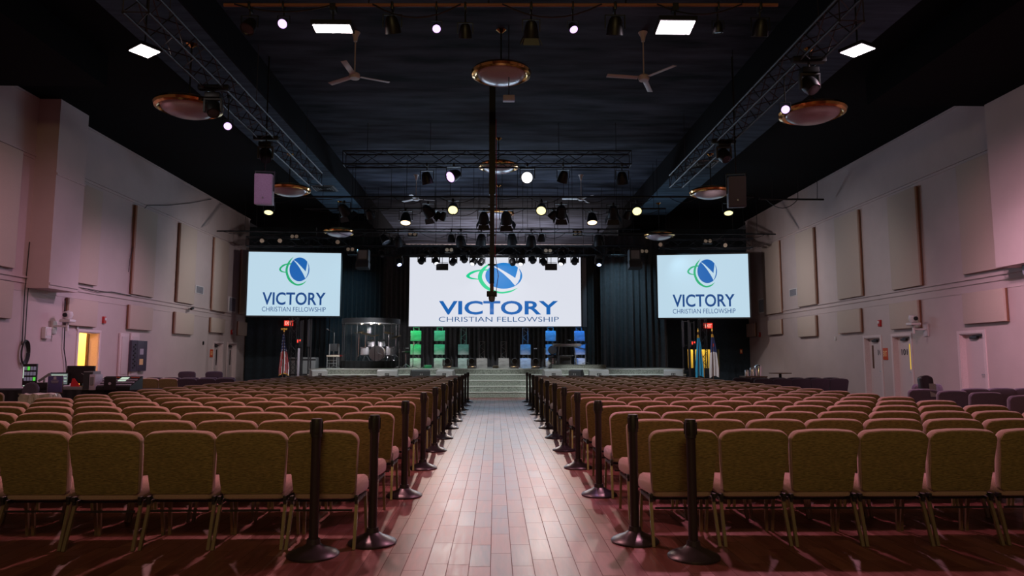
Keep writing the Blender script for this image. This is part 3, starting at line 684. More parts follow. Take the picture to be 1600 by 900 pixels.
drum((.50, .0, .42), .20, .34, (R(6), 0, 0), 'floor_tom'); drum((-.58, -.02, .42), .19, .3, (R(6), 0, 0), 'floor_tom'); drum((-.30, .25, .62), .17, .14, (R(10), 0, 0), 'snare_drum')
for x, y, z, tl in ((-.55, -.05, 1.15, .25), (-.20, .1, 1.08, -.1), (.42, -.05, 1.18, .2), (.70, .05, 1.02, -.3), (-.85, .05, 1.22, -.2)):
    MB().lathe([(0, .02), (.05, .012), (.22, -.012), (.22, -.018), (.05, .0), (0, .01)], 24, Euler((.2, tl, 0)).to_matrix(), (x, y, z)).build('cymbal', 'cymbal', r)
    s = MB(); s.cyl((x, y, .2), (x, y, z), .012, 6)
    for a in (.3, 2.4, 4.5): s.cyl((x, y, .28), (x + .2 * math.cos(a), y + .2 * math.sin(a), 0), .01, 6)
    s.build('cymbal_stand', 'chrome', r)
MB().cyl((.04, -.57, .34), (.22, -.58, .25), .014, 6).build('bass_microphone', 'ink_black', r)
c = on_y(520, 575, 29.2); r = thing('upright_chair', 'black chair with beige seat left of drum booth', 'chair', (c.x, 29.2, SZT))
MB().box((0, 0, .50), (.46, .42, .07), bev=.02).build('seat', 'cream', r)
MB().box((0, .21, .86), (.44, .04, .32), bev=.01).build('backrest', 'speaker_black', r)
for sx in (-1, 1):
    for sy in (-1, 1): MB().box((sx * .2, sy * .18, .24 if sy < 0 else .5), (.03, .03, .48 if sy < 0 else 1.0)).build('leg', 'case_grey', r, smooth=False)
MB().box((0, -.18, .2), (.4, .02, .02)).box((0, -.18, .32), (.4, .02, .02)).build('stretcher', 'case_grey', r, smooth=False)
c = on_y(519, 575, 29.9); mic_stand((c.x + .05, 29.9, SZT), 1.5, (-.2, 0, .1), 'tall microphone stand behind the beige seat')
c = on_y(507, 575, 30.3); r = thing('guitar_amplifier', 'dark guitar amplifier in shadow left of stage', 'amplifier', (max(c.x + .1, STX0 + .35), 30.4, SZT))
MB().box((0, 0, .3), (.6, .3, .6), bev=.02).build('cabinet', 'speaker_black', r); MB().box((0, -.16, .52), (.5, .01, .06)).build('control_panel', 'red_plastic', r, smooth=False)

# ------------------------------------------------------------------ truss helper
def truss(name, label, A, B, size, m='truss_metal', bay=.5, rc=.022, group=None, hang=None, up=Vector((0, 0, 1)), rb=.011):
    A, B = Vector(A), Vector(B); d = B - A; L_ = d.length; d.normalize()
    s = d.cross(up).normalized() if abs(d.z) < .9 else Vector((1, 0, 0)); u = s.cross(d).normalized(); h = size / 2
    r = thing(name, label, 'truss', A, 0, group)
    off = [s * h + u * h, s * h - u * h, -s * h - u * h, -s * h + u * h]
    for o_ in off: MB().cyl(o_, o_ + d * L_, rc, 7).build('chord', m, r)
    mb = MB(); n = max(1, round(L_ / bay)); bl = L_ / n
    for k in range(n):
        for j in range(4):
            a_, b_ = off[j], off[(j + 1) % 4]
            if k % 2: a_, b_ = b_, a_
            mb.cyl(a_ + d * bl * k, b_ + d * bl * (k + 1), rb, 5)
    for k in (0, n):
        for j in range(4): mb.cyl(off[j] + d * bl * k, off[(j + 1) % 4] + d * bl * k, rb, 5)
    mb.build('lattice', m, r)
    if hang:
        for t, zc in hang: p_ = d * L_ * t + u * h; MB().cyl(p_, p_ + Vector((0, 0, zc - (A + p_).z)), .008, 5).build('hanger_cable', m, r)
    return r
# side trusses over the seating
zt_ = 7.1
for sx, x, nm in ((-1, -5.72, 'long lighting truss over left seating block'), (1, 5.78, 'long lighting truss over right seating block')):
    truss('lighting_truss', nm, (x, 10.6, zt_), (x * 1.0, 21.6, zt_), .40, 'truss_metal', .42, .026, hang=[(.1, CZ), (.5, CZ), (.9, CZ)])
# stage side towers
def tower(px, ytop, label, Y=29.5, s=.28, x1=None):
    c = on_y(px, 561, Y); zt = on_y(px, ytop, Y).z
    base = 0 if abs(c.x) > 7.3 else SZT
    return truss('truss_tower', label, (c.x, Y, base), (c.x, Y, zt), s, 'black_truss', .35, .02, up=Vector((0, 1, 0)))
tower(458, 497, 'black truss tower beside the flag at stage left', 30.2, .3)
tower(1099, 499, 'black truss tower between the two flags', 30.2, .28)
def ladder(px0, px1, y0, y1, Y, label):
    a_, b_ = on_y(px0, y1, Y), on_y(px1, y0, Y); r = thing('lighting_ladder', label, 'lighting stand', (a_.x, Y, 0 if abs(a_.x) > 7.3 else SZT)); z0 = r.location.z
    w = b_.x - a_.x; h = b_.z - z0
    for x in (0, w): MB().box((x, 0, h / 2), (.05, .05, h)).build('upright', 'truss_metal', r, smooth=False)
    for k in (.98, .65, .3): MB().box((w / 2, 0, h * k), (w, .03, .03)).build('rung', 'truss_metal', r, smooth=False)
    MB().box((-.0, -.05, h * .80), (.10, .06, h * .36), bev=.01).build('light_strip', 'lens_dim', r)
    MB().box((w / 2, 0, .02), (w + .3, .5, .04)).build('base', 'truss_metal', r, smooth=False)
ladder(481, 487, 498, 585, 29.6, 'grey lighting ladder with pale strip at stage left'); ladder(469, 474, 500, 585, 30.6, 'narrow dark ladder behind left flag tower')
ladder(1068, 1075, 500, 585, 29.6, 'grey lighting ladder with pale strip at stage right'); ladder(1079, 1084, 502, 585, 30.6, 'narrow dark ladder left of the blue flag')
c = on_y(467, 545, 29.4); r = thing('strip_light', 'white vertical strip light on stand at stage left', 'light', (c.x, 29.4, 0))
MB().box((0, 0, 1.25), (.08, .06, 1.25), bev=.01).build('tube', 'speaker_grey', r); MB().cyl((0, 0, 0), (0, 0, .65), .02).build('pole', 'truss_metal', r); MB().lathe([(0, 0), (.22, 0), (.22, .02), (0, .03)], 16).build('base', 'truss_metal', r)
c = on_y(473, 555, 31.2); r = thing('flight_case', 'pale road case in shadow behind left tower', 'case', (c.x, 31.2, 0))
MB().box((0, 0, .75), (1.3, .6, 1.5), bev=.03).build('body', 'case_grey', r); MB().box((0, -.31, .75), (1.32, .02, .06)).box((0, -.31, 1.4), (1.32, .02, .06)).build('trim_strip', 'truss_metal', r, smooth=False)
# EXIT signs with red glow
def exit_sign(px, py, Y, label, txt='EXIT', w=.36, h=.22, on_wall=True):
    c = on_y(px, py, Y); r = thing('exit_sign', label, 'exit sign', (c.x, Y, c.z))
    MB().box((0, 0, 0), (w, .06, h), bev=.008).build('housing', 'exit_face', r); fit_text(txt, -w * .40, w * .40, -h * .32, h * .32, -.034, 'exit_letter' if txt == 'EXIT' else 'exit_glow', 'lettering', r, .03)
    MB().box((0, .5 * (YE - Y), h * .6), (.05, (YE - Y) , .03)).build('wall_arm', 'black_metal', r, smooth=False)
    return r
exit_sign(451, 505, YE - .6, 'red lit EXIT sign above the left flag', w=.42, h=.26)
exit_sign(1106.5, 509, YE - .06, 'red lit EXIT sign above the right flags', w=.42, h=.26)
def red_sign(px, py, Y, label):
    c = on_y(px, py, Y); r = thing('warning_lamp', label, 'lamp', (c.x, Y, c.z))
    MB().box((0, 0, 0), (.22, .10, .20), bev=.02).build('housing', 'speaker_black', r)
    MB().box((-.05, -.055, 0), (.045, .012, .12)).box((.05, -.055, .03), (.05, .012, .07)).build('red_light', 'exit_glow', r, smooth=False)
    MB().cyl((0, 0, -.1), (0, 0, -c.z), .02, 8).build('stand', 'black_metal', r)
red_sign(467.5, 533, 30.0, 'small red lamp on stand at stage left'); red_sign(1083, 536, 30.0, 'small red lamp on stand at stage right')
c = on_y(436, 537, YE); r = thing('wall_socket', 'small pale wall box on left black drape', 'socket', (c.x, YE - .13, c.z)); MB().box((0, 0, 0), (.16, .1, .22), bev=.01).build('housing', 'speaker_grey', r); MB().box((0, -.055, .03), (.1, .01, .06)).build('cover', 'white_plastic', r)
c = on_y(1158, 549, YE); r = thing('notice_plate', 'small red plate on right black wall', 'sign', (c.x, YE - .012, c.z)); MB().box((0, 0, 0), (.13, .02, .24), bev=.004).build('plate', 'sign_red', r); MB().box((0, -.012, 0), (.08, .004, .12)).build('print', 'sign_cream', r)

# ------------------------------------------------------------------ flags
def flag(px, pytop, pybot, Y, label, mats, splitter, eagle=False, wpx=12):
    c = on_y(px, pytop, Y); r = thing('flag', label, 'flag', (c.x, Y, 0)); H = c.z; zb = max(on_y(px, pybot, Y).z, .45)
    MB().cyl((0, 0, 0), (0, 0, H - .12), .018, 8).build('pole', 'wood_brown', r)
    if eagle: MB().lathe([(0, H - .16), (.04, H - .14), (.02, H - .1), (.06, H - .04), (0, H + .02)], 10).box((0, 0, H - .03), (.26, .02, .07), bev=.009).build('finial', 'flag_gold', r)
    else: MB().lathe([(.02, H - .14), (.04, H - .1), (0, H + .04)], 10).build('finial', 'flag_gold', r)
    MB().lathe([(0, 0), (.18, 0), (.16, .03), (.03, .06), (0, .06)], 20).build('base', 'flag_gold', r)
    mb = MB(); nz_, nx = 40, 26; zt = H - .25; vs = []
    for k in range(nz_ + 1):
        f_ = k / nz_; z = zt + (zb - zt) * f_; wd = (.05 + .36 * min(1, f_ * 1.25) ** .8) * wpx / 12
        for i in range(nx + 1):
            g = i / nx; x = -.02 - wd * .35 + wd * g; vs.append((x, .05 * math.sin(g * 17 + f_ * 2) * (1 - .3 * f_) - .02, z + .10 * f_ * math.sin(g * 3)))
    o0 = len(mb.v); mb.v += vs
    for k in range(nz_):
        for i in range(nx):
            q = k * (nx + 1) + i; mb.f.append((q, q + 1, q + nx + 2, q + nx + 1)); mb.m.append(splitter(k / nz_, i / nx))
    mb.build('cloth', mats, r)
def us(f_, g):
    if f_ < .42: return 2 if ((int(f_ * 40) * 7 + int(g * 26) * 3) % 9) else 1
    if f_ > .95: return 3
    return 0 if int(g * 9 + f_ * 2) % 2 else 1
flag(444, 513, 588, 29.3, 'red white and blue striped flag on eagle pole', ['flag_red', 'flag_white', 'flag_navy', 'flag_gold'], us, True, 13)
flag(1090.5, 514, 591, 29.3, 'sky blue flag with gold edge on pole', ['flag_blue', 'flag_gold'], lambda f_, g: 1 if (g > .86 and f_ > .35) or f_ < .06 else 0, False, 11)
flag(1112.5, 513, 591, 29.3, 'white flag with navy corner and red mark', ['flag_white', 'flag_navy', 'flag_red', 'flag_gold'], lambda f_, g: 3 if (g > .93 and f_ > .5) or f_ < .06 else (0 if f_ > .42 else (2 if .2 < f_ < .30 and .3 < g < .7 else 1)), False, 12)

# ------------------------------------------------------------------ lighting fixtures
def aimm(d): return Vector(d).to_track_quat('Z', 'Y').to_matrix()
def par(px, py, D, size, lens, aim, label, zpipe, group, barn=False, cat='stage light', name='par_light'):
    c = pt(px, py, D); r = thing(name, label, cat, c, 0, group); mtx = aimm(aim); s = size
    MB().lathe([(0, -.55 * s), (.22 * s, -.52 * s), (.33 * s, -.36 * s), (.42 * s, .05 * s), (.46 * s, .42 * s), (.42 * s, .42 * s), (.38 * s, .36 * s), (0, .36 * s)], 20, mtx).build('body', 'black_metal', r)
    MB().lathe([(0, .38 * s), (.24 * s, .39 * s), (.385 * s, .365 * s), (.385 * s, .36 * s), (0, .36 * s)], 20, mtx).build('lens', lens, r)
    yk = MB()
    for q in (-1, 1): yk.box((q * .52 * s, 0, .25 * s), (.05 * s, .12 * s, .75 * s))
    yk.box((0, 0, .62 * s), (1.09 * s, .12 * s, .05 * s)); yk.build('yoke', 'black_metal', r, smooth=False)
    dz = max(zpipe - c.z, .7 * s)
    MB().cyl((0, 0, .62 * s), (0, 0, dz), .03 * s + .006, 8).box((0, 0, dz - .02), (.16 * s, .14, .12), bev=.02).build('clamp', 'black_metal', r)
    if barn:
        bn = MB()
        for a in range(4):
            ro = mtx @ Matrix.Rotation(a * math.pi / 2, 3, 'Z')
            v = [ro @ Vector(p_) for p_ in ((-.4 * s, .44 * s, .42 * s), (.4 * s, .44 * s, .42 * s), (.5 * s, .62 * s, .8 * s), (-.5 * s, .62 * s, .8 * s))]
            w_ = [p_ + ro @ Vector((0, .012, 0)) for p_ in v]; bn.add(v + w_, [(0, 1, 2, 3), (7, 6, 5, 4), (0, 4, 5, 1), (1, 5, 6, 2), (2, 6, 7, 3), (3, 7, 4, 0)])
        bn.build('barn_doors', 'black_metal', r, smooth=False)
    return c
def mover(px, py, D, s, lens, label, zpipe, group, tilt=0, bar=.1):
    c = pt(px, py, D); r = thing('moving_head_light', label, 'stage light', c, 0, group); mtx = aimm((math.sin(tilt) , -.55, -.85))
    MB().lathe([(.18 * s, -.42 * s), (.34 * s, -.3 * s), (.38 * s, .1 * s), (.30 * s, .38 * s), (0, .38 * s)], 18, mtx).build('head', 'black_metal', r)
    MB().lathe([(0, .40 * s), (.24 * s, .385 * s), (.24 * s, .37 * s), (0, .37 * s)], 18, mtx).build('lens', lens, r)
    y_ = MB(); 
    for q in (-1, 1): y_.box((q * .42 * s, 0, .14 * s), (.11 * s, .22 * s, .66 * s), bev=.03 * s)
    y_.box((0, 0, .48 * s), (.95 * s, .26 * s, .12 * s), bev=.02); y_.build('yoke', 'speaker_black', r)
    MB().box((0, 0, .66 * s), (.75 * s, .5 * s, .26 * s), bev=.03 * s).build('base', 'black_metal', r)
    dz = max(zpipe - c.z, .9 * s); MB().cyl((0, 0, .7 * s), (0, 0, dz), .02, 8).box((0, 0, dz - .02), (bar, .14, .1), bev=.02).build('clamp', 'black_metal', r)
def pipe(label, px0, px1, py, D, r_=.028, hang=6, py1=None, m='black_metal', chain=True):
    A, B = pt(px0, py, D), pt(px1, py1 or py, D); 
    r = thing('lighting_pipe', label, 'pipe', A); d = B - A; MB().cyl((0, 0, 0), d, r_, 8).build('tube', m, r)
    for k in range(hang):
        t = (k + .5 + .2 * math.sin(k * 5)) / hang; p_ = d * t; MB().cyl(p_, (p_.x, p_.y, ceil_z((A + p_).x) - A.z), .009, 5).build('hanger_cable', 'black_metal', r)
    n = max(2, int(d.length / 1.6))
    for k in range(n):
        a_, b_ = d * ((k + .15 * random.random()) / n), d * ((k + .7 + .3 * random.random()) / n); dp = .10 + .22 * random.random()
        MB().path([a_ + (b_ - a_) * t / 8 + Vector((0, -.03, -dp * 4 * (t / 8) * (1 - t / 8))) for t in range(9)], .011, 5).build('cable', 'dark_plastic', r)
    return (A + B) / 2
# front pipe over the audience
fm = pipe('front lighting pipe across top of the picture', 350, 1215, 8, 9.5, .025, 5, m='panel_wood'); zf = fm.z
G1 = 'lights on the front pipe'
for px, py, s, lens, aim, tx, barn in ((390, 40, .30, 'lens_dim', (-.2, -.5, -.85), 'dark spotlight at left end of front pipe', False), (613, 40, .34, 'lens_dim', (.1, .5, -.9), 'black spotlight left of centre on front pipe', False),
        (443, 36, .22, 'lens_violet', (.0, -.8, -.6), 'small violet lit spotlight left of pink panel', False), (682, 43, .2, 'lens_violet', (.1, -.7, -.7), 'small violet lit spotlight left of brass lamp', False),
        (727, 50, .28, 'lens_dim', (0, .4, -.9), 'dark purple rimmed spotlight left of centre dome', False), (830, 47, .32, 'lens_dim', (0, .5, -.85), 'black spotlight right of centre dome', True),
        (895, 43, .2, 'lens_violet', (.2, -.5, -.8), 'small violet lit spotlight right of centre dome', False), (961, 42, .36, 'lens_dim', (0, .4, -.9), 'large black spotlight left of magenta panel', False),
        (1122, 44, .22, 'lens_dim', (0, .2, -1), 'small box spotlight right of magenta panel', False), (1188, 45, .34, 'lens_dim', (0, .4, -.9), 'black spotlight at right end of front pipe', False)):
    par(px, py, 9.5, s * .72, lens, aim, tx, zf, G1, barn)
# the four big square panels
def led_panel(px, py, D, w, d_, rz, tilt, m, label, zsup):
    c = pt(px, py, D); r = thing('led_panel', label, 'led panel', c, rz)
    rt = Matrix.Rotation(tilt, 3, 'X')
    MB().box((0, 0, .03), (w + .05, d_ + .05, .06), rt).build('housing', 'black_metal', r, smooth=False)
    MB().add([rt @ Vector(p_) for p_ in ((-w / 2, -d_ / 2, -.003), (w / 2, -d_ / 2, -.003), (w / 2, d_ / 2, -.003), (-w / 2, d_ / 2, -.003))], [(0, 1, 2, 3)]).build('light_face', m, r, smooth=False)
    dz = zsup - c.z; mb = MB(); mb.cyl((0, 0, .05), (0, 0, dz), .015, 8).box((0, 0, .09), (w * .7, .04, .02))
    mb.box((0, 0, dz - .03), (.08, .12, .1)); mb.build('bracket', 'black_metal', r)
led_panel(520, 45, 9.5, .50, .20, 0, R(-4), 'led_white_hot', 'glowing pinkish square panel on front pipe, left', zf)
led_panel(1055, 43, 9.5, .47, .30, 0, R(-8), 'led_magenta_hot', 'glowing magenta square panel on front pipe, right', zf)
led_panel(226, 80, 12.6, .36, .38, R(58), R(-4), 'led_white_hot', 'glowing warm diamond panel beside left truss', SZ)
led_panel(1340, 79, 12.6, .39, .42, R(28), R(0), 'led_magenta_hot', 'glowing magenta diamond panel beside right truss', SZ)
for i, (lc, tg, pw, colr) in enumerate(WASH): spot('audience_wash', lc, tg, pw, colr, 125, .9, .12)
# crossing truss
t0, t1 = pt(538, 249, 22), pt(985, 249, 22); truss('lighting_truss', 'black truss crossing high over the middle seats', t0, t1, .42, 'black_truss', .65, .024, hang=[(.08, CZ), (.3, CZ), (.52, CZ), (.75, CZ), (.95, CZ)]); zt2 = t0.z - .2
G2 = 'lights under the crossing truss'
for px, py, s, lens, aim, tx in ((667, 279, .40, 'lens_dim', (.2, .3, -.9), 'black spotlight at left under crossing truss'), (709, 274, .44, 'lens_violet', (-.6, -.6, -.5), 'violet lit spotlight turned left under crossing truss'),
        (824, 277, .44, 'lens_white', (-.1, -.9, -.3), 'brightest white spotlight under crossing truss'), (880, 277, .38, 'lens_dim', (-.2, .4, -.8), 'black spotlight with cables right of bright one'),
        (972, 279, .40, 'lens_dim', (.1, .4, -.9), 'black spotlight at right end of crossing truss')):
    par(px, py, 21.8, s, lens, aim, tx, zt2, G2)
m3 = pipe('long black pipe with cables high over centre', 400, 1178, 307.5, 26, .035, 12); m4 = pipe('black pipe carrying the yellow spotlights', 476, 1040, 326, 26.6, .032, 10)
m5 = pipe('upper thin pipe just in front of stage', 540, 1000, 358, 30.2, .03, 12); m6 = pipe('long thin pipe reaching both side walls', 339, 1212, 361, 28.6, .03, 10, 366)
G3 = 'spotlights on the yellow light pipe'
for px, py, s, lens, aim, tx, barn in ((708, 325, .46, 'lens_yellow', (0, -.7, -.6), 'bright yellow spotlight left of centre pole', False), (846, 326, .46, 'lens_yellow', (-.1, -.7, -.6), 'bright yellow spotlight right of centre pole', False),
        (995, 327, .44, 'lens_yellow', (-.1, -.7, -.6), 'bright yellow spotlight at right end', False), (634, 342, .48, 'lens_warm', (0, -.35, -.9), 'dim warm spotlight at left pointing down', False),
        (925, 342, .46, 'lens_warm', (0, -.35, -.9), 'dim warm spotlight at right pointing down', False), (669, 330, .48, 'lens_dim', (.5, .6, -.6), 'black barn door spotlight left of yellow one', True),
        (692, 338, .32, 'lens_dim', (-.3, .5, -.8), 'small grey spotlight between barn door and yellow one', False), (877, 331, .48, 'lens_dim', (0, .7, -.7), 'black barn door spotlight right of yellow one', True),
        (864, 336, .34, 'lens_dim', (-.6, .4, -.7), 'small black spotlight turned left beside barn door one', False), (958, 332, .48, 'lens_dim', (.1, .6, -.8), 'black barn door spotlight left of end yellow one', True),
        (980, 336, .32, 'lens_dim', (-.3, .5, -.8), 'small black spotlight beside end yellow one', False), (538, 328, .46, 'lens_dim', (.4, .6, -.7), 'black barn door spotlight at far left of pipe', True),
        (578, 335, .36, 'lens_dim', (.2, .6, -.7), 'small dark spotlight at left part of pipe', False), (756, 341, .46, 'lens_dim', (0, .6, -.8), 'black barn door spotlight just left of pole', True),
        (791, 341, .50, 'lens_dim', (.1, .6, -.8), 'black barn door spotlight just right of pole', True), (420, 327, .40, 'lens_yellow', (.1, -.4, -.9), 'pale yellow lamp below left hanging speaker', False),
        (1138, 328, .40, 'lens_yellow', (-.1, -.4, -.9), 'pale yellow lamp below right hanging speaker', False)):
    par(px, py, 26.0 if px in (420, 1138) else 26.6, s, lens, aim, tx, m3.z if px in (420, 1138) else m4.z, G3, barn)
G4 = 'lights on the thin stage pipe'
for px, py, s, lens, aim, tx in ((601, 374, .42, 'lens_dim', (.5, -.2, -.8), 'black spotlight with chrome rim at left of stage pipe'), (705, 373, .36, 'lens_dim', (0, .3, -.9), 'short black spotlight left on stage pipe'),
        (720, 377, .5, 'lens_dim', (.1, .3, -.9), 'large black spotlight beside short one'), (752, 375, .5, 'lens_dim', (-.1, .4, -.8), 'black flared spotlight left of centre pole'),
        (800, 374, .5, 'lens_dim', (.1, .4, -.9), 'black flared spotlight right of centre pole'), (830, 377, .5, 'lens_dim', (0, .3, -.9), 'large black spotlight right of centre'),
        (846, 372, .36, 'lens_dim', (0, .3, -.9), 'short black spotlight right of centre'), (935, 376, .5, 'lens_dim', (.1, .3, -.9), 'black spotlight near right end of stage pipe'),
        (622, 378, .44, 'lens_dim', (0, .3, -.9), 'black spotlight above left corner of main screen')):
    par(px, py, 30.2, s, lens, aim, tx, m5.z, G4)
# stage front truss with moving heads
t0, t1 = pt(545, 392, 31.3), pt(1005, 392, 31.3); truss('lighting_truss', 'black truss above the main screen', t0, t1, .42, 'black_truss', .6, .03, hang=[(t_, ceil_z(t0.x + (t1.x - t0.x) * t_)) for t_ in (.08, .35, .65, .92)]); zs = t0.z - .2
for a_, b_, yy, tx in ((387, 547, 378, 'black truss above the left side screen'), (1030, 1174, 381, 'black truss above the right side screen')):
    q0, q1 = pt(a_, yy, 30.6), pt(b_, yy, 30.6); truss('lighting_truss', tx, q0, q1, .40, 'black_truss', .6, .026, hang=[(t_, ceil_z(q0.x + (q1.x - q0.x) * t_)) for t_ in (.08, .92)])
G5 = 'moving heads above main screen'
for px, py, lit, tx in ((623, 410, 1, 'blue-white lit moving head at left edge of main screen'), (659, 407, 0, 'slim dark moving head at upper left of screen'), (681, 408, 1, 'lit moving head above the hanging left monitor'),
        (708, 409, 0, 'dark moving head third along main screen'), (725, 405, 0, 'dark moving head fourth along main screen'), (740, 409, 1, 'lit moving head left of logo loop'), (752, 409, 0, 'dark moving head touching logo loop'),
        (801, 409, 0, 'dark moving head over the globe'), (814, 409, 1, 'lit moving head over the globe'), (832, 406, 0, 'slim dark moving head right of globe'), (849, 409, 0, 'dark moving head left of hanging right monitor'),
        (878, 409, 1, 'lit moving head above right end of lettering'), (898, 408, 0, 'slim dark moving head at upper right of screen'), (936, 410, 1, 'blue-white lit moving head right of main screen')):
    mover(px, py, 31.1, .40, 'lens_blue' if px in (623, 936) else ('lens_white' if lit else 'lens_dim'), tx, zs, G5, .4 * math.sin(px))
G6 = 'small moving heads tucked on stage truss'
for px, tx in ((666, 'left of centre'), (679, 'above lit left head'), (730, 'left of the pole'), (827, 'right of the pole'), (877, 'above lit right head'), (893, 'near right screen corner'), (597, 'over the drum booth side'), (953, 'right of main screen'), (965, 'farthest right')):
    mover(px, 397, 31.5, .34, 'lens_dim', 'small dark moving head on stage truss, ' + tx, zs + .0, G6, .3)
def blinder(px, py, D, tx, zp):
    c = pt(px, py, D); r = thing('blinder_light', tx, 'stage light', c, 0, 'twin lens blinder lights')
    MB().box((0, 0, 0), (.42, .16, .24), bev=.02).build('housing', 'black_metal', r)
    for s in (-1, 1): MB().lathe([(0, 0), (.075, 0), (.08, .02), (0, .02)], 16, Matrix.Rotation(R(90), 3, 'X'), (s * .095, -.08, 0)).build('lens', 'lens_amber', r)
    MB().cyl((0, 0, .1), (0, 0, max(.2, zp - c.z)), .015, 8).build('clamp', 'black_metal', r)
for px, py, D, tx, zp in ((645, 366, 30.2, 'twin lens lamp on stage pipe, left', m5.z), (902, 365, 30.2, 'twin lens lamp on stage pipe, right', m5.z), (702, 391, 31.1, 'twin lens lamp on stage truss left of pole', zs + .2), (856, 392, 31.1, 'twin lens lamp on stage truss right of pole', zs + .2),
        (548, 390, 31.1, 'twin lens lamp beside left screen corner', zs + .2), (1006, 393, 31.1, 'twin lens lamp beside right screen corner', zs + .2), (461, 370, 30.4, 'bright twin lens lamp above left side screen', q0.z + .2), (1105, 377, 30.4, 'bright twin lens lamp above right side screen', q0.z + .2)):
    blinder(px, py, D, tx, zp)
for px, py, tx in ((410, 376, 'left part of left screen truss'), (438, 376, 'middle of left screen truss'), (528, 378, 'right end of left screen truss'), (1031, 382, 'left end of right screen truss'), (1132, 383, 'right part of right screen truss')):
    par(px, py, 30.4, .24, 'lens_amber', (.1, -.95, -.2), 'small round lamp on ' + tx, q0.z + .2, 'small lamps on screen trusses')
# two small hung monitors and two speaker arrays
for px, tx in ((691, 'small dark monitor hung over main screen, left'), (861, 'small dark monitor hung over main screen, right')):
    c = pt(px, 417, 31.05); r = thing('hanging_monitor', tx, 'monitor', c, 0, 'hung monitors over the main screen')
    MB().box((0, 0, 0), (.54, .08, .30), bev=.01).build('display', 'speaker_black', r); MB().box((0, 0, .20), (.5, .03, .02)).cyl((0, 0, .1), (0, 0, zs - c.z + .06), .014, 6).build('mount', 'black_metal', r)
for px, tx, s in ((568, 'dark hung line speaker left of main screen', 1), (991, 'dark hung line speaker right of main screen', -1)):
    c = pt(px, 404, 30.0); r = thing('hanging_speaker', tx, 'speaker', c, 0)
    MB().box((0, 0, .12), (.50, .45, .50), bev=.02).build('upper_cabinet', 'speaker_black', r); MB().box((0, -.04, -.30), (.54, .45, .30), Matrix.Rotation(R(-12), 3, 'X'), bev=.02).build('lower_cabinet', 'speaker_black', r)
    MB().box((0, -.23, .14), (.36, .01, .36)).build('grille', 'case_grey', r, smooth=False); MB().box((-s * .27, -.1, -.33), (.03, .3, .32)).build('rigging_plate', 'chrome', r, smooth=False)
    MB().cyl((0, 0, .3), (0, 0, ceil_z(c.x) - c.z), .012, 6).build('hanger_cable', 'black_metal', r)
# big speakers hung over the side trusses
for px, py, rz, tx, m_ in ((412.5, 296, R(10), 'lilac lit box speaker hung above left side screen', 'speaker_grey'), (1151, 300, R(-12), 'mauve box speaker hung above right side screen', 'grey_panel')):
    c = pt(px, py, 16.9); r = thing('hanging_speaker', tx, 'speaker', c, rz)
    rt = Matrix.Rotation(R(8), 3, 'X')
    MB().box((0, .05, 0), (.42, .36, .74), rt, bev=.02).build('cabinet', m_, r); MB().box((0, -.135, 0), (.38, .012, .70), rt).build('grille', m_, r, smooth=False)
    MB().cyl((0, -.08, -.24), (0, -.175, -.24), .022, 12).build('badge', 'chrome', r)
    br = MB(); br.box((-.225, .05, .22), (.02, .06, .5)).box((.225, .05, .22), (.02, .06, .5)).box((0, .05, .46), (.47, .06, .02)).cyl((0, .05, .46), (0, .05, ceil_z(c.x) - c.z), .018, 8); br.build('yoke', 'black_metal', r)
for px, py, tx in ((415, 243, 'round black moving light on left truss end'), (1131, 243, 'round black moving light on right truss end')):
    D_ = 17.2 if px < 800 else 17.5; mover(px, py, D_, .42, 'lens_dim', tx, 6.93, 'moving lights at the truss ends', .3, .62)
for px, py, D, tx in ((333, 170, 14.0, 'black moving light beside left brass dome'), (1265, 133, 12.7, 'grey moving light above right brass dome')):
    mover(px, py, D, .40, 'lens_dim', tx, 6.93, 'moving lights beside brass domes', .3, .62)
for px, py, D, tx in ((356, 196, 14.4, 'small violet lit spotlight under left truss'), (1227, 170, 13.35, 'small violet lit spotlight beside right brass dome')):
    par(px, py, D, .2, 'lens_violet', (-.3 if px > 800 else .3, -.8, -.5), tx, 6.91, 'small violet spots on side trusses')

# ------------------------------------------------------------------ brass dome lamps and fans
def dome(px, py, D, label, R_=.69):
    c = pt(px, py, D); zc = ceil_z(c.x)
    if c.y > 31 and abs(c.x) > 5.9: zc = 7.75
    r = thing('dome_lamp', label, 'ceiling lamp', c, 0, 'brass dome lamps')
    pr = [(R_ * math.sin(t * math.pi / 2 / 10) * .80, -.20 * math.cos(t * math.pi / 2 / 10)) for t in range(11)]
    MB().lathe(pr + [(R_ * .78, .02), (0, .02)], 48).build('glass_bowl', 'bowl_glass', r)
    MB().lathe([(R_ * .79, -.01), (R_ * .88, -.055), (R_ * .97, -.03), (R_, .02), (R_ * .96, .07), (R_ * .80, .12), (R_ * .60, .15), (0, .16), (0, .13), (R_ * .78, .08)], 48).build('brass_rim', 'brass', r)
    MB().cyl((0, 0, .1), (0, 0, zc - c.z), .018, 8).build('rod', 'black_metal', r)
    MB().lathe([(0, 0), (.03, 0), (.12, .07), (0, .07)], 16, None, (0, 0, zc - c.z - .07)).build('canopy', 'brass', r)
for a in ((783, 116, 15.8, 'large brass dome lamp at top centre'), (295, 168, 14.6, 'brass dome lamp beside left truss'), (1269, 177, 14.8, 'brass dome lamp beside right truss'), (779, 261, 23.6, 'brass dome lamp behind centre pole, crossing truss'),
          (452, 297, 22.5, 'brass dome lamp behind left hanging speaker'), (1111, 301, 22.5, 'brass dome lamp beside right hanging speaker'), (779, 334, 30.0, 'farthest centre brass dome behind pole'), (530, 363, 29.3, 'small brass dome above left drape'), (1030, 368, 29.6, 'small brass dome above right drape')):
    dome(*a)
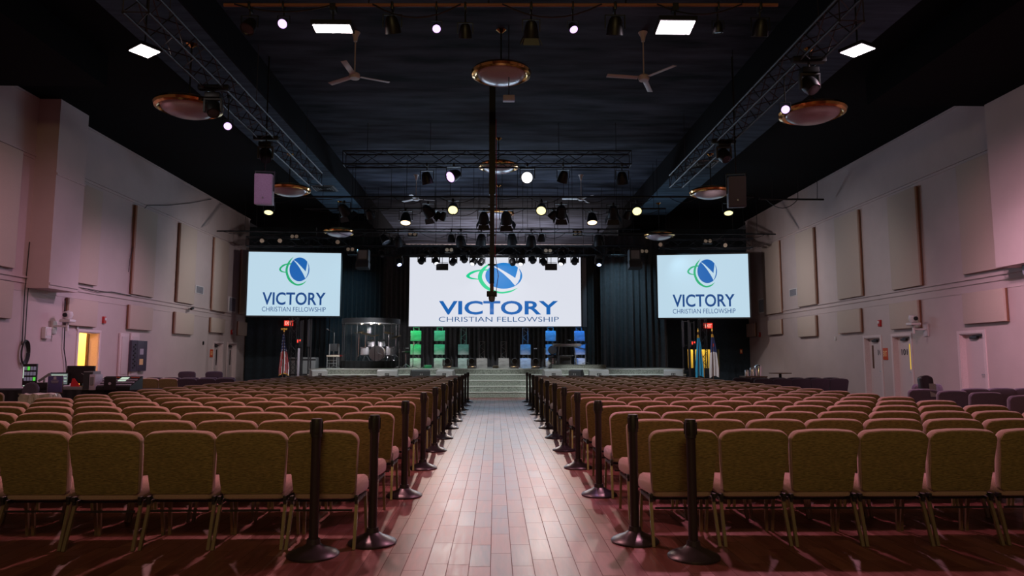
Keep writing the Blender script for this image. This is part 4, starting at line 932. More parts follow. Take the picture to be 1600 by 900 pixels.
def fan(px, py, D, base, rad, label):
    c = pt(px, py, D); r = thing('ceiling_fan', label, 'ceiling fan', c, 0, 'white ceiling fans')
    MB().lathe([(0, -.07), (.11, -.06), (.13, -.01), (.12, .05), (.05, .09), (0, .09)], 20).build('motor', 'fan_white', r)
    for k in range(3):
        a_ = R(base + 120 * k); ro = Matrix.Rotation(a_, 3, 'Z') @ Matrix.Rotation(R(10), 3, 'X')
        MB().box(ro @ Vector(((.12 + rad) / 2 + .02, 0, 0)), (rad - .12, .13, .012), ro, bev=.004).build('blade', 'fan_white', r)
    MB().cyl((0, 0, .08), (0, 0, CZ - c.z), .016, 8).build('rod', 'fan_white', r); MB().lathe([(.04, -.22), (.06, -.1), (.11, 0), (0, 0)], 16, None, (0, 0, CZ - c.z)).build('canopy', 'fan_white', r)
fan(554, 119, 15.9, 265, .80, 'white ceiling fan left of centre'); fan(1006, 122, 15.9, 188, .86, 'white ceiling fan right of centre')
fan(650, 311, 28.3, 20, .76, 'distant white ceiling fan left of pole'); fan(908, 311, 28.3, 60, .76, 'distant white ceiling fan right of pole')
# centre pole with camera
c = pt(769, 300, 18.6); zb = pt(768, 462, 18.6).z
r = thing('camera_pole', 'square drop pole holding a camera over centre aisle', 'camera pole', (c.x, c.y, zb))
MB().box((0, 0, 2.0), (.12, .12, 3.4)).build('lower_pole', 'speaker_black', r, smooth=False); MB().box((0, 0, (CZ - zb + 1.9) / 2 + .4), (.17, .17, CZ - zb - 2.7)).build('upper_pole', 'black_metal', r, smooth=False)
MB().box((0, 0, .20), (.10, .10, .38)).build('mount', 'panel_wood', r, smooth=False)
MB().box((0, 0, .02), (.27, .22, .14), bev=.02).build('camera_base', 'dark_plastic', r); MB().lathe([(0, -.12), (.07, -.1), (.09, 0), (.07, .06), (0, .08)], 16, None, (0, -.02, -.08)).build('camera_head', 'case_grey', r)
cl = MB()
for z in (.8, 1.1, 1.6, 2.4): cl.box((0, 0, z), (.22, .14, .03))
cl.build('clamp', 'dark_plastic', r, smooth=False); MB().path([(.1, -.05, 0), (.17, -.05, .5), (.08, -.05, 1.1), (.12, -.05, 2.0), (.1, 0, 4.8)], .009, 5).build('cable', 'red_plastic', r)
c = pt(795, 154, 15.5); o = thing('ceiling_box', 'small grey box hanging below top centre dome', 'box', c); MB().box((0, 0, 0), (.26, .16, .12), bev=.01).build('housing', 'speaker_grey', o); MB().cyl((0, 0, .05), (0, 0, CZ - c.z), .01, 6).build('rod', 'black_metal', o)
for px, py, D, tx in ((623, 268, 28.5, 'left'), (938, 268, 28.5, 'right')): pass
# air diffusers in the soffits
for px, py, tx in ((507, 294, 'square air diffuser in left soffit'), (1098, 256, 'square air diffuser in right soffit')):
    c = on_z(px, py, SZ); r = thing('air_diffuser', tx, 'vent', (c.x, c.y, SZ))
    MB().box((0, 0, -.012), (.9, .9, .024)).build('plate', 'case_grey', r, smooth=False); mb = MB()
    for k in (.36, .27, .18, .09):
        for a in range(4): ro = Matrix.Rotation(a * math.pi / 2, 3, 'Z'); mb.box(ro @ Vector((k, 0, -.035)), (.02, 2 * k, .03), ro)
    mb.build('louvre', 'dark_plastic', r, smooth=False)
# batten along right wall
q = pt(1186, 311, 26.0); e = pt(1326, 312, 26.0); e.x = WR - .4; r = thing('lighting_pipe', 'black pipe end reaching in front of upper right wall', 'pipe', q)
MB().cyl((0, 0, 0), e - q, .035, 8).build('tube', 'black_metal', r)
hg = MB(); 
for t in (.2, .6, .9): p_ = (e - q) * t; hg.path([p_, p_ + Vector((.03, 0, .6)), (p_.x, p_.y, HC - q.z)], .012, 5)
hg.path([(e - q) * (.1 + .5 * t / 8) + Vector((0, -.03, -.35 * 4 * (t / 8) * (1 - t / 8))) for t in range(9)], .014, 5); hg.build('cable', 'dark_plastic', r)

# ------------------------------------------------------------------ chairs
def outline(wt, wb, h, rt, rb, n=5, crown=.018):
    pts = []
    def arc(cx, cz, r_, a0, a1):
        for k in range(n + 1): a_ = R(a0 + (a1 - a0) * k / n); pts.append((cx + r_ * math.cos(a_), cz + r_ * math.sin(a_)))
    arc(wt / 2 - rt, h - rt, rt, 5, 85); 
    for k in (1, 2, 3): x = (wt / 2 - rt) * (1 - k / 2) ; pts.append((x, h + crown * (1 - (x / (wt / 2)) ** 2)))
    arc(-wt / 2 + rt, h - rt, rt, 95, 175); arc(-wb / 2 + rb, rb, rb, 185, 265); arc(wb / 2 - rb, rb, rb, 275, 355)
    return pts
def back_rings(ol, zc, layers, base, tilt):
    rs = []
    for sc, y in layers: rs.append([Vector((x * sc, y, zc + (z - zc) * sc)) for x, z in ol])
    mt = Matrix.Rotation(tilt, 3, 'X'); return [[mt @ p_ + base for p_ in r_] for r_ in rs]
TILT = R(11); BB = Vector((0, -.165, .396))
def mesh_backrest(mb):
    ol = outline(.542, .480, .487, .078, .035, crown=.010)
    mb.rings(back_rings(ol, .25, [(.955, -.034), (.985, -.030), (1.0, -.014), (1.0, .012), (.97, .036), (.90, .050), (.6, .056)], BB, TILT)); return mb
def mesh_panel(mb):
    ol = outline(.530, .468, .470, .068, .028, crown=.010); ol = [(x, z + .008) for x, z in ol]
    mb.rings(back_rings(ol, .24, [(1.0, -.030), (.995, -.0385), (.97, -.041)], BB, TILT)); return mb
def mesh_seat(mb):
    ol = []
    w0, w1, d_ = .475, .532, .46
    raw = outline(w1, w0, d_, .07, .05, crown=.012)
    rs = []
    for sc, z, dy in ((.86, .350, 0), (.97, .362, 0), (1.0, .39, 0), (1.0, .43, 0), (.965, .465, 0), (.88, .485, 0), (.5, .492, 0)):
        rs.append([Vector((x * sc, -.20 + (y - d_ / 2) * sc + d_ / 2, z - (.02 if y > d_ * .9 and z > .4 else 0))) for x, y in raw])
    mb.rings(rs); return mb
def mesh_frame(mb):
    for s in (-1, 1): mb.box((s * .246, 0, .335), (.022, .40, .022)).box((s * .248, -.185, .365), (.028, .045, .035), bev=.006)
    mb.box((0, -.205, .275), (.44, .014, .014)).box((0, .17, .30), (.44, .014, .014)).box((0, -.12, .335), (.44, .02, .02)).box((0, .12, .335), (.44, .02, .02))
    return mb
LEG = .0115
def leg_b(mb, a, b, t=LEG):
    a, b = Vector(a), Vector(b); x = Vector((1, 0, 0)); y = (b - a).normalized().cross(x).normalized()
    v = []
    for p_ in (a, b):
        for q in ((-1, -1), (1, -1), (1, 1), (-1, 1)): v.append(p_ + x * q[0] * t + y * q[1] * t)
    mb.add(v, [(0, 1, 2, 3), (7, 6, 5, 4), (0, 4, 5, 1), (1, 5, 6, 2), (2, 6, 7, 3), (3, 7, 4, 0)]); return mb
LEGS = [((s * .246, -.165, .345), (s * .254, -.275, 0)) for s in (-1, 1)] + [((s * .246, .165, .345), (s * .254, .205, 0)) for s in (-1, 1)]
ME = {}
for suf, fab, bk, leg in (('', 'chair_fabric', 'dim_back_fabric', 'leg_metal'), ('_wing', 'lit_wing_fabric', 'lit_wing_fabric', 'black_metal'), ('_dim', 'dim_wing_fabric', 'dim_wing_fabric', 'black_metal')):
    ME['backrest' + suf] = mesh_backrest(MB()).mesh('backrest', fab); ME['back_panel' + suf] = mesh_panel(MB()).mesh('back_panel', bk)
    ME['seat' + suf] = mesh_seat(MB()).mesh('seat', fab); ME['frame' + suf] = mesh_frame(MB()).mesh('frame', 'dark_plastic' if not suf else leg, False)
    for i, (a_, b_) in enumerate(LEGS): ME['leg%d%s' % (i, suf)] = leg_b(MB(), a_, b_).mesh('leg', leg, False)
    w = MB(); mesh_backrest(w); mesh_seat(w); w.mi = 1; mesh_panel(w); w.mi = 2; mesh_frame(w)
    for a_, b_ in LEGS: leg_b(w, a_, b_)
    ME['whole' + suf] = w.mesh('stacking_chair', [fab, bk, leg])
def child(nm, me, parent):
    o = bpy.data.objects.new(nm, me); COL.objects.link(o); o.parent = parent; return o
def make_chair(loc, rz, label, group, full=True, suf='', nm='stacking_chair'):
    if not full:
        o = bpy.data.objects.new(nm, ME['whole' + suf]); COL.objects.link(o); o.location = loc; o.rotation_euler = (0, 0, rz); return tag(o, label, 'chair', group)
    r = thing(nm, label, 'chair', loc, rz, group)
    b_ = child('backrest', ME['backrest' + suf], r); child('back_panel', ME['back_panel' + suf], b_); child('seat', ME['seat' + suf], r); child('frame', ME['frame' + suf], r)
    for i in range(4): child('leg', ME['leg%d%s' % (i, suf)], r)
    return r
PITCH = .548; ROW0 = 5.675; SP = .925; NROW = 20
cands = []
for k in range(NROW):
    y = ROW0 + SP * k
    for j in range(10):
        x = -1.035 - PITCH * (j + .5)
        if x > -774 / 1080 * y - .30: cands.append((y, x, 'left', k, j))
    for j in range(9):
        x = 1.185 + PITCH * (j + .5)
        if x < 826 / 1080 * y + .30: cands.append((y, x, 'right', k, j))
aisle_first = sorted(cands, key=lambda c: (c[0] - (2.5 if c[4] == 0 else 0), c[0]))
ind, rest = aisle_first[:300], aisle_first[300:]
for y, x, side, k, j in ind:
    jx, jy, jr = random.uniform(-.006, .006), random.uniform(-.015, .015), random.uniform(-.012, .012)
    lab = 'brown fabric chair %s of aisle, %s row from back, %s seat from aisle' % (side, ORD[k], ORD[j])
    if k == 0 and j == 0: lab = 'nearest brown fabric chair beside the aisle, %s side' % side
    make_chair((x + jx, y + jy, 0), jr, lab, 'brown stacking chairs in the %s block' % side, k < 7 or j == 0)
# the farthest small ones as one
vs = []; fs = []; ms = []; wm = ME['whole']; wv = [v.co.copy() for v in wm.vertices]; wf = [tuple(p_.vertices) for p_ in wm.polygons]; wmi = [p_.material_index for p_ in wm.polygons]
for y, x, side, k, j in rest:
    o0 = len(vs); vs += [(v.x + x, v.y + y, v.z) for v in wv]; fs += [tuple(i + o0 for i in f_) for f_ in wf]; ms += wmi
me = bpy.data.meshes.new('distant_chairs'); me.from_pydata(vs, [], fs)
for m_ in ('chair_fabric', 'dim_back_fabric', 'leg_metal'): me.materials.append(M[m_])
me.polygons.foreach_set('material_index', ms); me.polygons.foreach_set('use_smooth', [True] * len(me.polygons)); me.set_sharp_from_angle(angle=R(38))
o = bpy.data.objects.new('distant_chairs', me); COL.objects.link(o); tag(o, 'many small brown chairs in the front rows before the stage', 'chairs'); o['kind'] = 'stuff'
# wing seating, dark purple
def wing(px, pytop, rz, label, group, full=False, fab='_wing', w=None):
    D = .548 * 1080 / (pytop - 561); c = pt(px, pytop, D); make_chair((c.x, c.y + .3, 0), rz, label, group, full, fab, 'padded_chair')
GR = 'purple chairs at right wall'
for px, py, rz, tx, f_ in ((1444, 608, .0, 'purple padded chair in front of glossy black case', True), (1491, 610.5, .0, 'purple padded chair in near row, right of case', True), (1544, 613, -.03, 'purple padded chair next in near row', True), (1609, 618, -.06, 'purple padded chair cut by right picture edge', True),
        (1433, 600, .5, 'purple chair half hidden beside glossy black case', True), (1487, 600, -1.5, 'purple chair turned sideways behind near row', True), (1526, 607, 0, 'purple chair behind near row, below nearest door', False), (1568, 606.5, -.03, 'purple chair behind near row, right of door', False), (1610, 606.5, -.05, 'purple chair in second row at picture edge', False)):
    wing(px, py, rz, tx, GR, f_)
def wing_row(px, D, n, step, label, group, suf, rz=0):
    c = pt(px, 592, D)
    for i in range(n):
        make_chair((c.x + step * i, c.y + .3, 0), rz, label % ORD[i], group, False, suf if not callable(suf) else suf(i), 'padded_chair')
GF = 'dark chairs along far right wall'
wing_row(1312, 19.4, 5, -.535, 'dark chair in nearer wing row along right wall, %s from right', GF, '_dim')
wing_row(1300, 20.4, 6, -.535, 'dark chair in rear wing row along right wall, %s from right', GF, '_dim')
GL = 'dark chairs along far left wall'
wing_row(232, 19.6, 5, .535, 'wing chair along left wall in nearer row, %s from left', GL, lambda i: '' if i < 2 else '_dim')
wing_row(240, 20.7, 5, .535, 'dark chair along left wall in rear row, %s from left', GL, '_dim')
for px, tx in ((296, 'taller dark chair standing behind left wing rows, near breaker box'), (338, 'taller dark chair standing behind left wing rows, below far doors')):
    c = pt(px, 590, 22.5); o = make_chair((c.x, c.y, 0), .1, tx, GL, False, '_dim', 'high_chair'); o.scale = (1, 1, 1.17)
# glossy black case on chair
c = pt(1450, 598, 12.7); r = thing('instrument_case', 'glossy black plastic case standing on purple chair', 'case', (c.x, c.y, .56), R(8))
MB().rings(back_rings(outline(.25, .21, .55, .05, .04), .27, [(.93, -.06), (1, -.045), (1, .045), (.93, .06)], Vector((0, 0, 0)), R(-8))).build('shell', 'post_metal', r)
MB().box((.03, -.075, .30), (.14, .01, .24), Matrix.Rotation(R(-8), 3, 'X')).build('label_patch', 'chrome', r, smooth=False)

# ------------------------------------------------------------------ stanchions
def stanchion(x, y, label):
    r = thing('stanchion', label, 'stanchion', (x, y, 0), random.random(), 'black belt posts along the aisle')
    MB().lathe([(0, 0), (.185, 0), (.188, .012), (.18, .022), (.13, .045), (.08, .065), (.052, .085), (.045, .12), (0, .12)], 36).build('base', 'post_base', r)
    MB().cyl((0, 0, .08), (0, 0, .86), .034, 20).build('pole', 'post_metal', r)
    hd = MB().lathe([(.0, .85), (.040, .85), (.041, .975), (.037, .985), (.0, .987)], 20)
    for a in range(4): hd.box((.037 * math.cos(a * math.pi / 2), .037 * math.sin(a * math.pi / 2), .92), (.02 if a % 2 == 0 else .03, .03 if a % 2 == 0 else .02, .09), bev=.003)
    hd.build('belt_head', 'dark_plastic', r)
DL = [5.46, 7.32, 9.15, 10.9, 12.6, 14.4, 16.1, 17.9, 19.6, 21.3, 23.2]
c = on_z(489, 868, 0); stanchion(c.x, c.y, 'front-most black stanchion left of aisle, before chairs'); c = on_z(1084, 871, 0); stanchion(c.x, c.y, 'front-most black stanchion right of aisle, before chairs')
for i, D in enumerate(DL):
    xl = -.955 + .004 * i; xr = 1.10 - .004 * i
    stanchion(xl, D + .12, 'black stanchion on left aisle edge, %s along the row ends' % ORD[i]); stanchion(xr, D + .12, 'black stanchion on right aisle edge, %s along the row ends' % ORD[i])

# ------------------------------------------------------------------ mixing booth at left
tx0, tx1 = -11.6, -7.45; TYD = 15.6
r = thing('booth_table', 'long black draped table of the mixing booth', 'table', (tx0, TYD, 0))
MB().box(((tx1 - tx0) / 2, .45, .735), (tx1 - tx0, .9, .03)).build('tabletop', 'table_cloth', r, smooth=False)
sk = MB(); n = 160; L_ = tx1 - tx0; rs = []
for z in (0, .36, .75): rs.append([(L_ * i / n, -.02 - .025 * (1 - z) * math.sin(i * .9), z) for i in range(n + 1)])
vs = [p_ for q in rs for p_ in q]; sk.add(vs, [(k * (n + 1) + i, k * (n + 1) + i + 1, (k + 1) * (n + 1) + i + 1, (k + 1) * (n + 1) + i) for k in range(2) for i in range(n)]); sk.build('cloth_skirt', 'table_cloth', r)
for x in (.1, L_ - .1):
    for y in (.06, .84): MB().cyl((x, y, 0), (x, y, .72), .02, 8).build('leg', 'black_metal', r)
TZ = .75
def bx(px, Y): return on_y(px, 600, Y).x
def put(px0, px1, py0, py1, Y):   # width, height, centre x and top from the photo at depth Y
    a_, b_ = on_y(px0, py1, Y), on_y(px1, py0, Y); return (a_.x + b_.x) / 2, b_.x - a_.x, b_.z
def monitor(px0, px1, py0, py1, Y, label, m, deco=None):
    cx, w, zt = put(px0, px1, py0, py1, Y); _, _, zb = put(px0, px1, py1, py1, Y); h = zt - zb
    r = thing('computer_monitor', label, 'monitor', (cx, Y, TZ))
    MB().box((0, 0, zb - TZ + h / 2), (w, .05, h), bev=.01).build('bezel', 'dark_plastic', r)
    MB().box((0, -.027, zb - TZ + h / 2), (w - .05, .006, h - .05)).build('display', m, r, smooth=False)
    MB().box((0, .04, (zb - TZ) / 2 + .06), (.06, .04, max(zb - TZ, .05) + .12)).box((0, .03, .01), (.24, .2, .02)).build('stand', 'dark_plastic', r, smooth=False)
    return r, w, h, zb - TZ
r, w, h, z0 = monitor(35, 59, 568.5, 604, 15.75, 'portrait monitor with green and grey meter grid', 'ink_black')
for i in range(3):
    for j in range(4):
        g_ = (i, j) in ((0, 1), (0, 2), (1, 3), (2, 0), (2, 2), (2, 3), (0, 0))
        MB().box((-w * .28 + j * w * .22, -.033, z0 + h * (.80 - i * .23)), (w * .17, .006, h * .16)).build('meter_tile', 'green_screen' if g_ and (i + j) % 2 else 'list_screen', r, smooth=False)
MB().box((-w * .42, -.033, z0 + h * .62), (w * .05, .006, h * .5)).box((0, -.033, z0 + h * .04), (w * .8, .006, h * .03)).build('text_column', 'text_screen', r, smooth=False)
monitor(104, 149, 571.5, 599, 15.9, 'large black switched-off monitor on booth table', 'ink_black')
r, w, h, z0 = monitor(78, 109, 582, 602, 15.8, 'laptop style monitor with grey rows behind notice', 'dim_screen')
for k in range(6): MB().box((0, -.033, z0 + h * (.2 + .12 * k)), (w * .8, .005, h * .05)).build('screen_row', 'text_screen' if k % 2 else 'list_screen', r, smooth=False)
def boxy(name, px0, px1, py0, Y, depth, label, cat, m, bev=.01, extra=None):
    cx, w, zt = put(px0, px1, py0, py0, Y); h = max(zt - TZ, .03); r = thing(name, label, cat, (cx, Y, TZ)); MB().box((0, 0, h / 2), (w, depth, h), bev=bev).build('body', m, r); return r, w, h
r, w, h = boxy('rack_case', 137, 152, 580, 15.7, .3, 'grey meshed equipment box on booth table', 'equipment', 'case_grey'); MB().box((0, -.155, h / 2), (w * .9, .01, h * .9)).build('mesh_front', 'speaker_black', r, smooth=False)
r, w, h = boxy('computer_tower', 146, 155, 585, 15.65, .3, 'slim silver computer tower on booth table', 'computer', 'speaker_grey'); MB().box((0, -.155, h * .6), (w * .6, .01, h * .5)).build('front_panel', 'case_grey', r, smooth=False)
def console(px0, px1, py0, Y, label, lit):
    cx, w, zt = put(px0, px1, py0, py0, Y); r = thing('mixing_console', label, 'mixing console', (cx, Y, TZ), 0)
    MB().rings([[(-w / 2, -.25, 0), (-w / 2, .3, 0), (-w / 2, .3, zt - TZ), (-w / 2, -.25, .07)], [(w / 2, -.25, 0), (w / 2, .3, 0), (w / 2, .3, zt - TZ), (w / 2, -.25, .07)]]).build('body', 'dark_plastic', r, smooth=False)
    sl = (zt - TZ - .07) / .55; an = math.atan(sl); ro = Matrix.Rotation(an, 3, 'X')
    fd = MB()
    for i in range(14):
        for j in range(3): y = -.18 + j * .13; fd.box((-w * .44 + w * .88 * i / 13, y, .07 + (y + .25) * sl + .012), (.014, .05, .02), ro)
    fd.build('faders', 'speaker_grey', r, smooth=False)
    if lit: MB().box((-w * .25, .12, .07 + .37 * sl + .012), (w * .36, .2, .012), ro).build('touch_screen', 'text_screen', r, smooth=False)
    kn = MB()
    for i in range(7): kn.cyl((w * (.02 + .06 * i), .22, .07 + .47 * sl), (w * (.02 + .06 * i), .22, .09 + .47 * sl), .012, 8)
    kn.build('knobs', 'sign_red', r)
console(154, 182, 588.5, 15.8, 'black mixing console left part beside silver tower', False); console(181, 213, 588.5, 15.8, 'black mixing console with small lit screen', True)
r, w, h = boxy('laptop', 163, 182, 589, 15.45, .02, 'black open laptop seen from behind on booth table', 'laptop', 'ink_black'); MB().box((0, .14, .01), (w, .26, .02)).build('keyboard_base', 'ink_black', r); MB().lathe([(0, 0), (.03, 0), (.03, .004), (0, .004)], 14, Matrix.Rotation(R(90), 3, 'X'), (0, -.012, h * .5)).build('badge', 'speaker_grey', r)
cx, w, zt = put(61, 74, 583, 583, 15.7); r = thing('camera_controller', 'dark joystick camera controller on booth table', 'equipment', (cx, 15.75, TZ))
MB().box((0, 0, .08), (.26, .2, .16), bev=.03).build('body', 'dark_plastic', r); MB().box((0, 0, .27), (.3, .03, .05), Matrix.Rotation(R(-35), 3, 'Y'), bev=.01).build('arm', 'case_grey', r); MB().cyl((0, 0, .1), (0, 0, .28), .02).build('stalk', 'case_grey', r)
cx = bx(112, 15.5); r = thing('folded_cloth', 'bright red cloth hanging beside black monitor', 'cloth', (cx, 15.62, TZ))
MB().rings([[(-.09, -.03, 0), (.13, -.03, 0), (.13, .03, 0), (-.09, .03, 0)], [(-.08, -.02, .12), (.08, -.02, .12), (.08, .02, .12), (-.08, .02, .12)], [(-.06, -.01, .25), (-.02, -.01, .25), (-.02, .01, .25), (-.06, .01, .25)]]).build('cloth', 'red_cloth', r)
cx = bx(158, 15.4); r = thing('small_toy', 'small red knobbed gadget on table edge', 'gadget', (cx, 15.66, TZ)); MB().lathe([(0, 0), (.07, 0), (.08, .04), (.05, .08), (0, .09)], 16).build('body', 'red_plastic', r); MB().cyl((0, 0, .08), (-.1, 0, .26), .006, 6).build('antenna', 'chrome', r)
# gooseneck lamp
cx = bx(126, 15.5); r = thing('gooseneck_lamp', 'small gooseneck lamp with white light over console', 'lamp', (cx, 15.66, TZ)); MB().lathe([(0, 0), (.05, 0), (.04, .02), (0, .02)], 14).build('base', 'dark_plastic', r)
MB().path([(0, 0, .02), (0, 0, .25), (-.03, 0, .33), (-.09, 0, .36)], .007, 6).build('neck', 'case_grey', r); MB().box((-.11, 0, .355), (.05, .03, .012)).build('lamp_head', 'lens_dim', r)
# white keyboard sheets
r, w, h = boxy('control_surface', 98, 137, 603.5, 15.75, .35, 'low grey control surface with paper at booth', 'equipment', 'case_grey'); MB().box((.1, 0, h + .004), (.25, .2, .006)).build('paper', 'sign_cream', r, smooth=False)
# notice board in front of the booth (the square code on it is left out)
cx, w, zt = put(76, 98, 588, 588, 14.6); zb = put(76, 98, 613, 613, 14.6)[2]; h = zt - zb
r = thing('notice_stand', 'purple notice board on stand before the booth', 'sign', (cx, 14.6, 0))
MB().box((0, 0, zb + h / 2), (w, .03, h), bev=.008).build('board', 'purple_sign', r); MB().box((0, .012, zb + h / 2), (w + .03, .02, h + .03), bev=.005).build('frame', 'chrome', r)
tl = MB()
for k, q in enumerate((.80, .72, .66, .60)): tl.box((0, -.018, zb + h * q), (w * (.35 if k == 0 else .62 - .05 * k), .004, h * .022))
tl.build('text_lines', 'printed_text', r, smooth=False)
MB().lathe([(0, 0), (.03, 0), (.03, .004), (0, .004)], 14, Matrix.Rotation(R(90), 3, 'X'), (0, -.016, zb + h * .9)).build('emblem', 'printed_text', r)
MB().cyl((0, .02, .02), (0, .02, zb + .05), .018).build('pole', 'chrome', r); MB().lathe([(0, 0), (.18, 0), (.16, .02), (0, .03)], 20).build('base', 'dark_plastic', r)
# office chair back
c = pt(60, 607, 14.9); r = thing('office_chair', 'dark blue rounded office chair behind notice board', 'chair', (c.x, c.y, 0), R(160))
MB().rings(back_rings(outline(.46, .40, .42, .16, .06), .2, [(.93, -.03), (1, -.01), (1, .02), (.9, .04)], Vector((0, .2, .50)), R(8))).build('backrest', 'grey_panel', r)
MB().rings([[Vector((x, y - .22, .42)) for x, y in outline(.48, .44, .44, .08, .08)], [Vector((x, y - .22, .50)) for x, y in outline(.48, .44, .44, .08, .08)]]).build('seat', 'grey_panel', r)
MB().cyl((0, 0, .1), (0, 0, .42), .03).build('column', 'dark_plastic', r)
for a in range(5): MB().cyl((0, 0, .1), (.27 * math.cos(a * 1.257), .27 * math.sin(a * 1.257), .04), .016).build('leg', 'dark_plastic', r)
# crinkled plastic cover on a small table
cx, w, zt = put(26, 80, 616, 616, 11.8); mb = MB(); nx, nz2 = 30, 14; rs = []
for k in range(nz2 + 1):
    z = zt * (1 - k / nz2); sp = .02 + .06 * k / nz2; ring = []
    for i in range(60):
        a_ = i * 2 * math.pi / 60; ca, sa = math.cos(a_), math.sin(a_); q = 1 / max(abs(ca), abs(sa) * 1.3); rr = (w / 2) * q * .9
        rr += sp * math.sin(a_ * 13 + k * .7) * (k > 0) + .015 * math.sin(a_ * 29 + k * 2.1); ring.append((rr * ca, rr * sa * .8, z + .012 * math.sin(a_ * 7 + k)))
    rs.append(ring)
mb.rings(rs); tag(mb.build('plastic_cover', 'plastic_sheet', None, (cx, 11.95, 0)), 'crinkled clear plastic sheet covering small table near booth', 'cover')
c = pt(-6, 606, 11.5); make_chair((c.x - .2, c.y + .2, 0), .25, 'patterned reddish chair at left picture edge', 'edge seats', True, '', 'side_chair')
# chrome coffee urns on table at right, small pedestal table
c = pt(1177, 587, 23.5); r = thing('serving_table', 'dark table holding shiny canisters at right wall', 'table', (c.x, c.y, 0))
MB().box((0, 0, .83), (.75, .6, .04), bev=.01).build('tabletop', 'wood_brown', r)
for sx in (-1, 1):
    for sy in (-1, 1): MB().box((sx * .33, sy * .25, .405), (.05, .05, .81)).build('leg', 'wood_brown', r, smooth=False)
for dx, h, rad, tx in ((-.24, .22, .07, 'slim steel canister at left on dark table'), (-.06, .30, .075, 'middle steel canister on dark table'), (.17, .40, .14, 'largest steel urn on dark table')):
    rr = thing('steel_canister', tx, 'canister', (c.x + dx, c.y - .05, .85)); MB().lathe([(0, 0), (rad, 0), (rad, h * .8), (rad * .95, h * .84)], 20).build('body', 'chrome', rr); MB().lathe([(rad * .97, h * .84), (rad * .6, h * .93), (.02, h * .95), (.02, h), (0, h)], 20).build('lid', 'chrome', rr)
c = pt(1219, 582.5, 25.5); r = thing('pedestal_table', 'small round dark pedestal table by right wall', 'table', (c.x, c.y, 0)); zt = c.z
MB().lathe([(0, zt - .03), (.40, zt - .03), (.40, zt), (0, zt)], 28).build('tabletop', 'wood_brown', r); MB().cyl((0, 0, .03), (0, 0, zt - .03), .05, 12).build('column', 'black_metal', r); MB().lathe([(0, 0), (.25, 0), (.22, .03), (0, .05)], 20).build('base', 'black_metal', r)

# ------------------------------------------------------------------ light from the rig, with added fill spots
ST = (1.0, .97, .92)
for x, c_ in ((-5.6, (1, .96, .92)), (-2.8, (.96, 1, .96)), (0, (.96, 1, .96)), (2.8, (.96, 1, .98)), (5.6, (.92, .98, 1))): spot('stage_front_wash', (x * .8, 21.8, 7.0), (x, 25.9, .35), 1900, c_, 30, .7)
for x, tx_, pw_ in ((-7.6, -6.8, 1300), (7.6, 8.6, 800)): spot('stage_side_wash', (x * .5, 24.5, 6.6), (tx_, 29.5, 1.2), pw_, (.9, .96, 1), 34, .8)
for x in (-7.5, 6.5, 10.0): spot('drape_fill', (x * .8, 29.6, 6.2), (x, 33.5, 3.2), 260, (.45, .80, 1), 75, 1)  # added bluish spots so the drapes show, no fixtures of their own
for px in (649.5, 686.5, 724, 753, 787, 821, 860.5, 905.5):
    c = on_y(px, 560, TY); spot('tower_base_fill', (c.x, 25.2, 6.6), (c.x, TY - .1, 1.2), 1000, (1, .98, .95), 6.5, .7)  # added narrow spots that whiten only the lowest panels
spot('kit_fill', (BX + 1.2, 21.8, 6.9), (BX + .2, BY - .2, SZT + .85), 1500, (1, .97, .97), 9, .6)  # added spot to brighten the bass drum head, no fixture modelled
spot('curtain_fill', (0, 29.8, 6.2), (0, 33.2, 2.0), 420, (.95, .95, 1), 110, 1)  # added spot that brings out the curtain folds
spot('riser_fill', (4, 24.0, 6.6), (3.4, 27.6, 1.2), 900, (1, .98, .95), 16, .8)  # added spot that brightens the keyboard riser
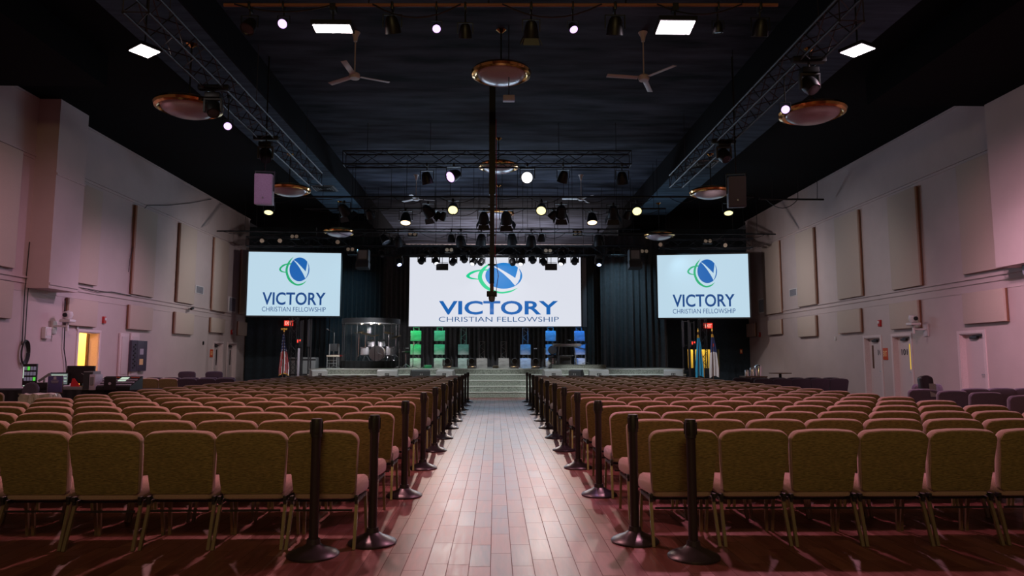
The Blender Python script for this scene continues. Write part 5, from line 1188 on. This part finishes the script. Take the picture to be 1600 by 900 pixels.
for px, tgt, colr, pw in ((649.5, 2.35, (.0, 1, .25), 2600), (686.5, 2.35, (.03, 1, .45), 1700), (724, 1.95, (.1, .9, .75), 700), (821, 1.95, (.0, .34, 1), 1900), (860.5, 2.35, (.0, .30, 1), 2600), (905.5, 2.35, (.0, .24, 1), 2800)):
    c = on_y(px, 560, TY); spot('tower_colour_wash', (c.x, 26.6, 6.6), (c.x, TY - .1, tgt), pw * .8, colr, 12, .8)
# yellow and white spots over the mid rows
for px, tg, pw in ((708, (-2.5, 15, 0), 1100), (846, (2.6, 15, 0), 1100), (995, (4.4, 15, 0), 1000)):
    c = pt(px, 330, 26.4); spot('audience_spot', c + Vector((0, -.3, -.1)), tg, pw, (1, .78, .66), 46, .9)
c = pt(824, 280, 21.9); spot('audience_spot', c + Vector((0, -.3, -.1)), (0, 16, 0), 420, (1, .90, .94), 34, .9, .2)
c = pt(709, 277, 21.9); spot('audience_spot', c + Vector((-.2, -.3, -.1)), (-10, 18, 2), 500, (.85, .55, 1), 60, .9)
spot('audience_spot', pt(895, 47, 9.4) + Vector((0, -.2, -.1)), (1.4, 7.4, 0), 260, (.72, .42, 1), 16, .8)
spot('audience_spot', pt(443, 36, 9.4) + Vector((-.1, .2, -.1)), pt(413, 296, 16.9), 420, (.85, .42, .95), 12, .6)
spot('flag_fill', (0, 22, 7.2), (-9.0, 29.3, 1.2), 420, (1, .95, .92), 26, .9)  # added spots to brighten the flags, without fixtures
spot('flag_fill', (1, 22, 7.2), (9.3, 29.3, 1.2), 520, (1, .95, .92), 26, .9)
for y_, p_ in ((12.5, 260), (16.5, 900), (21.5, 1100)): spot('aisle_fill', (.06, y_, 7.6), (.06, y_ + .4, 0), p_, (.80, .95, 1), 20, 1, .3)  # added overhead spots, cool white to offset the red on the aisle
# uplights on the ceiling, the first from behind the backdrop
area('ceiling_uplight', (.2, 38.5, 5.5), (.2, 40, 9), 7, 900, (1, .93, .97), 2)
area('ceiling_uplight', (0, 30, 5.0), (0, 25, 9), 9, 300, (.55, .75, 1), 1)  # added in front of the backdrop for more blue on the ceiling
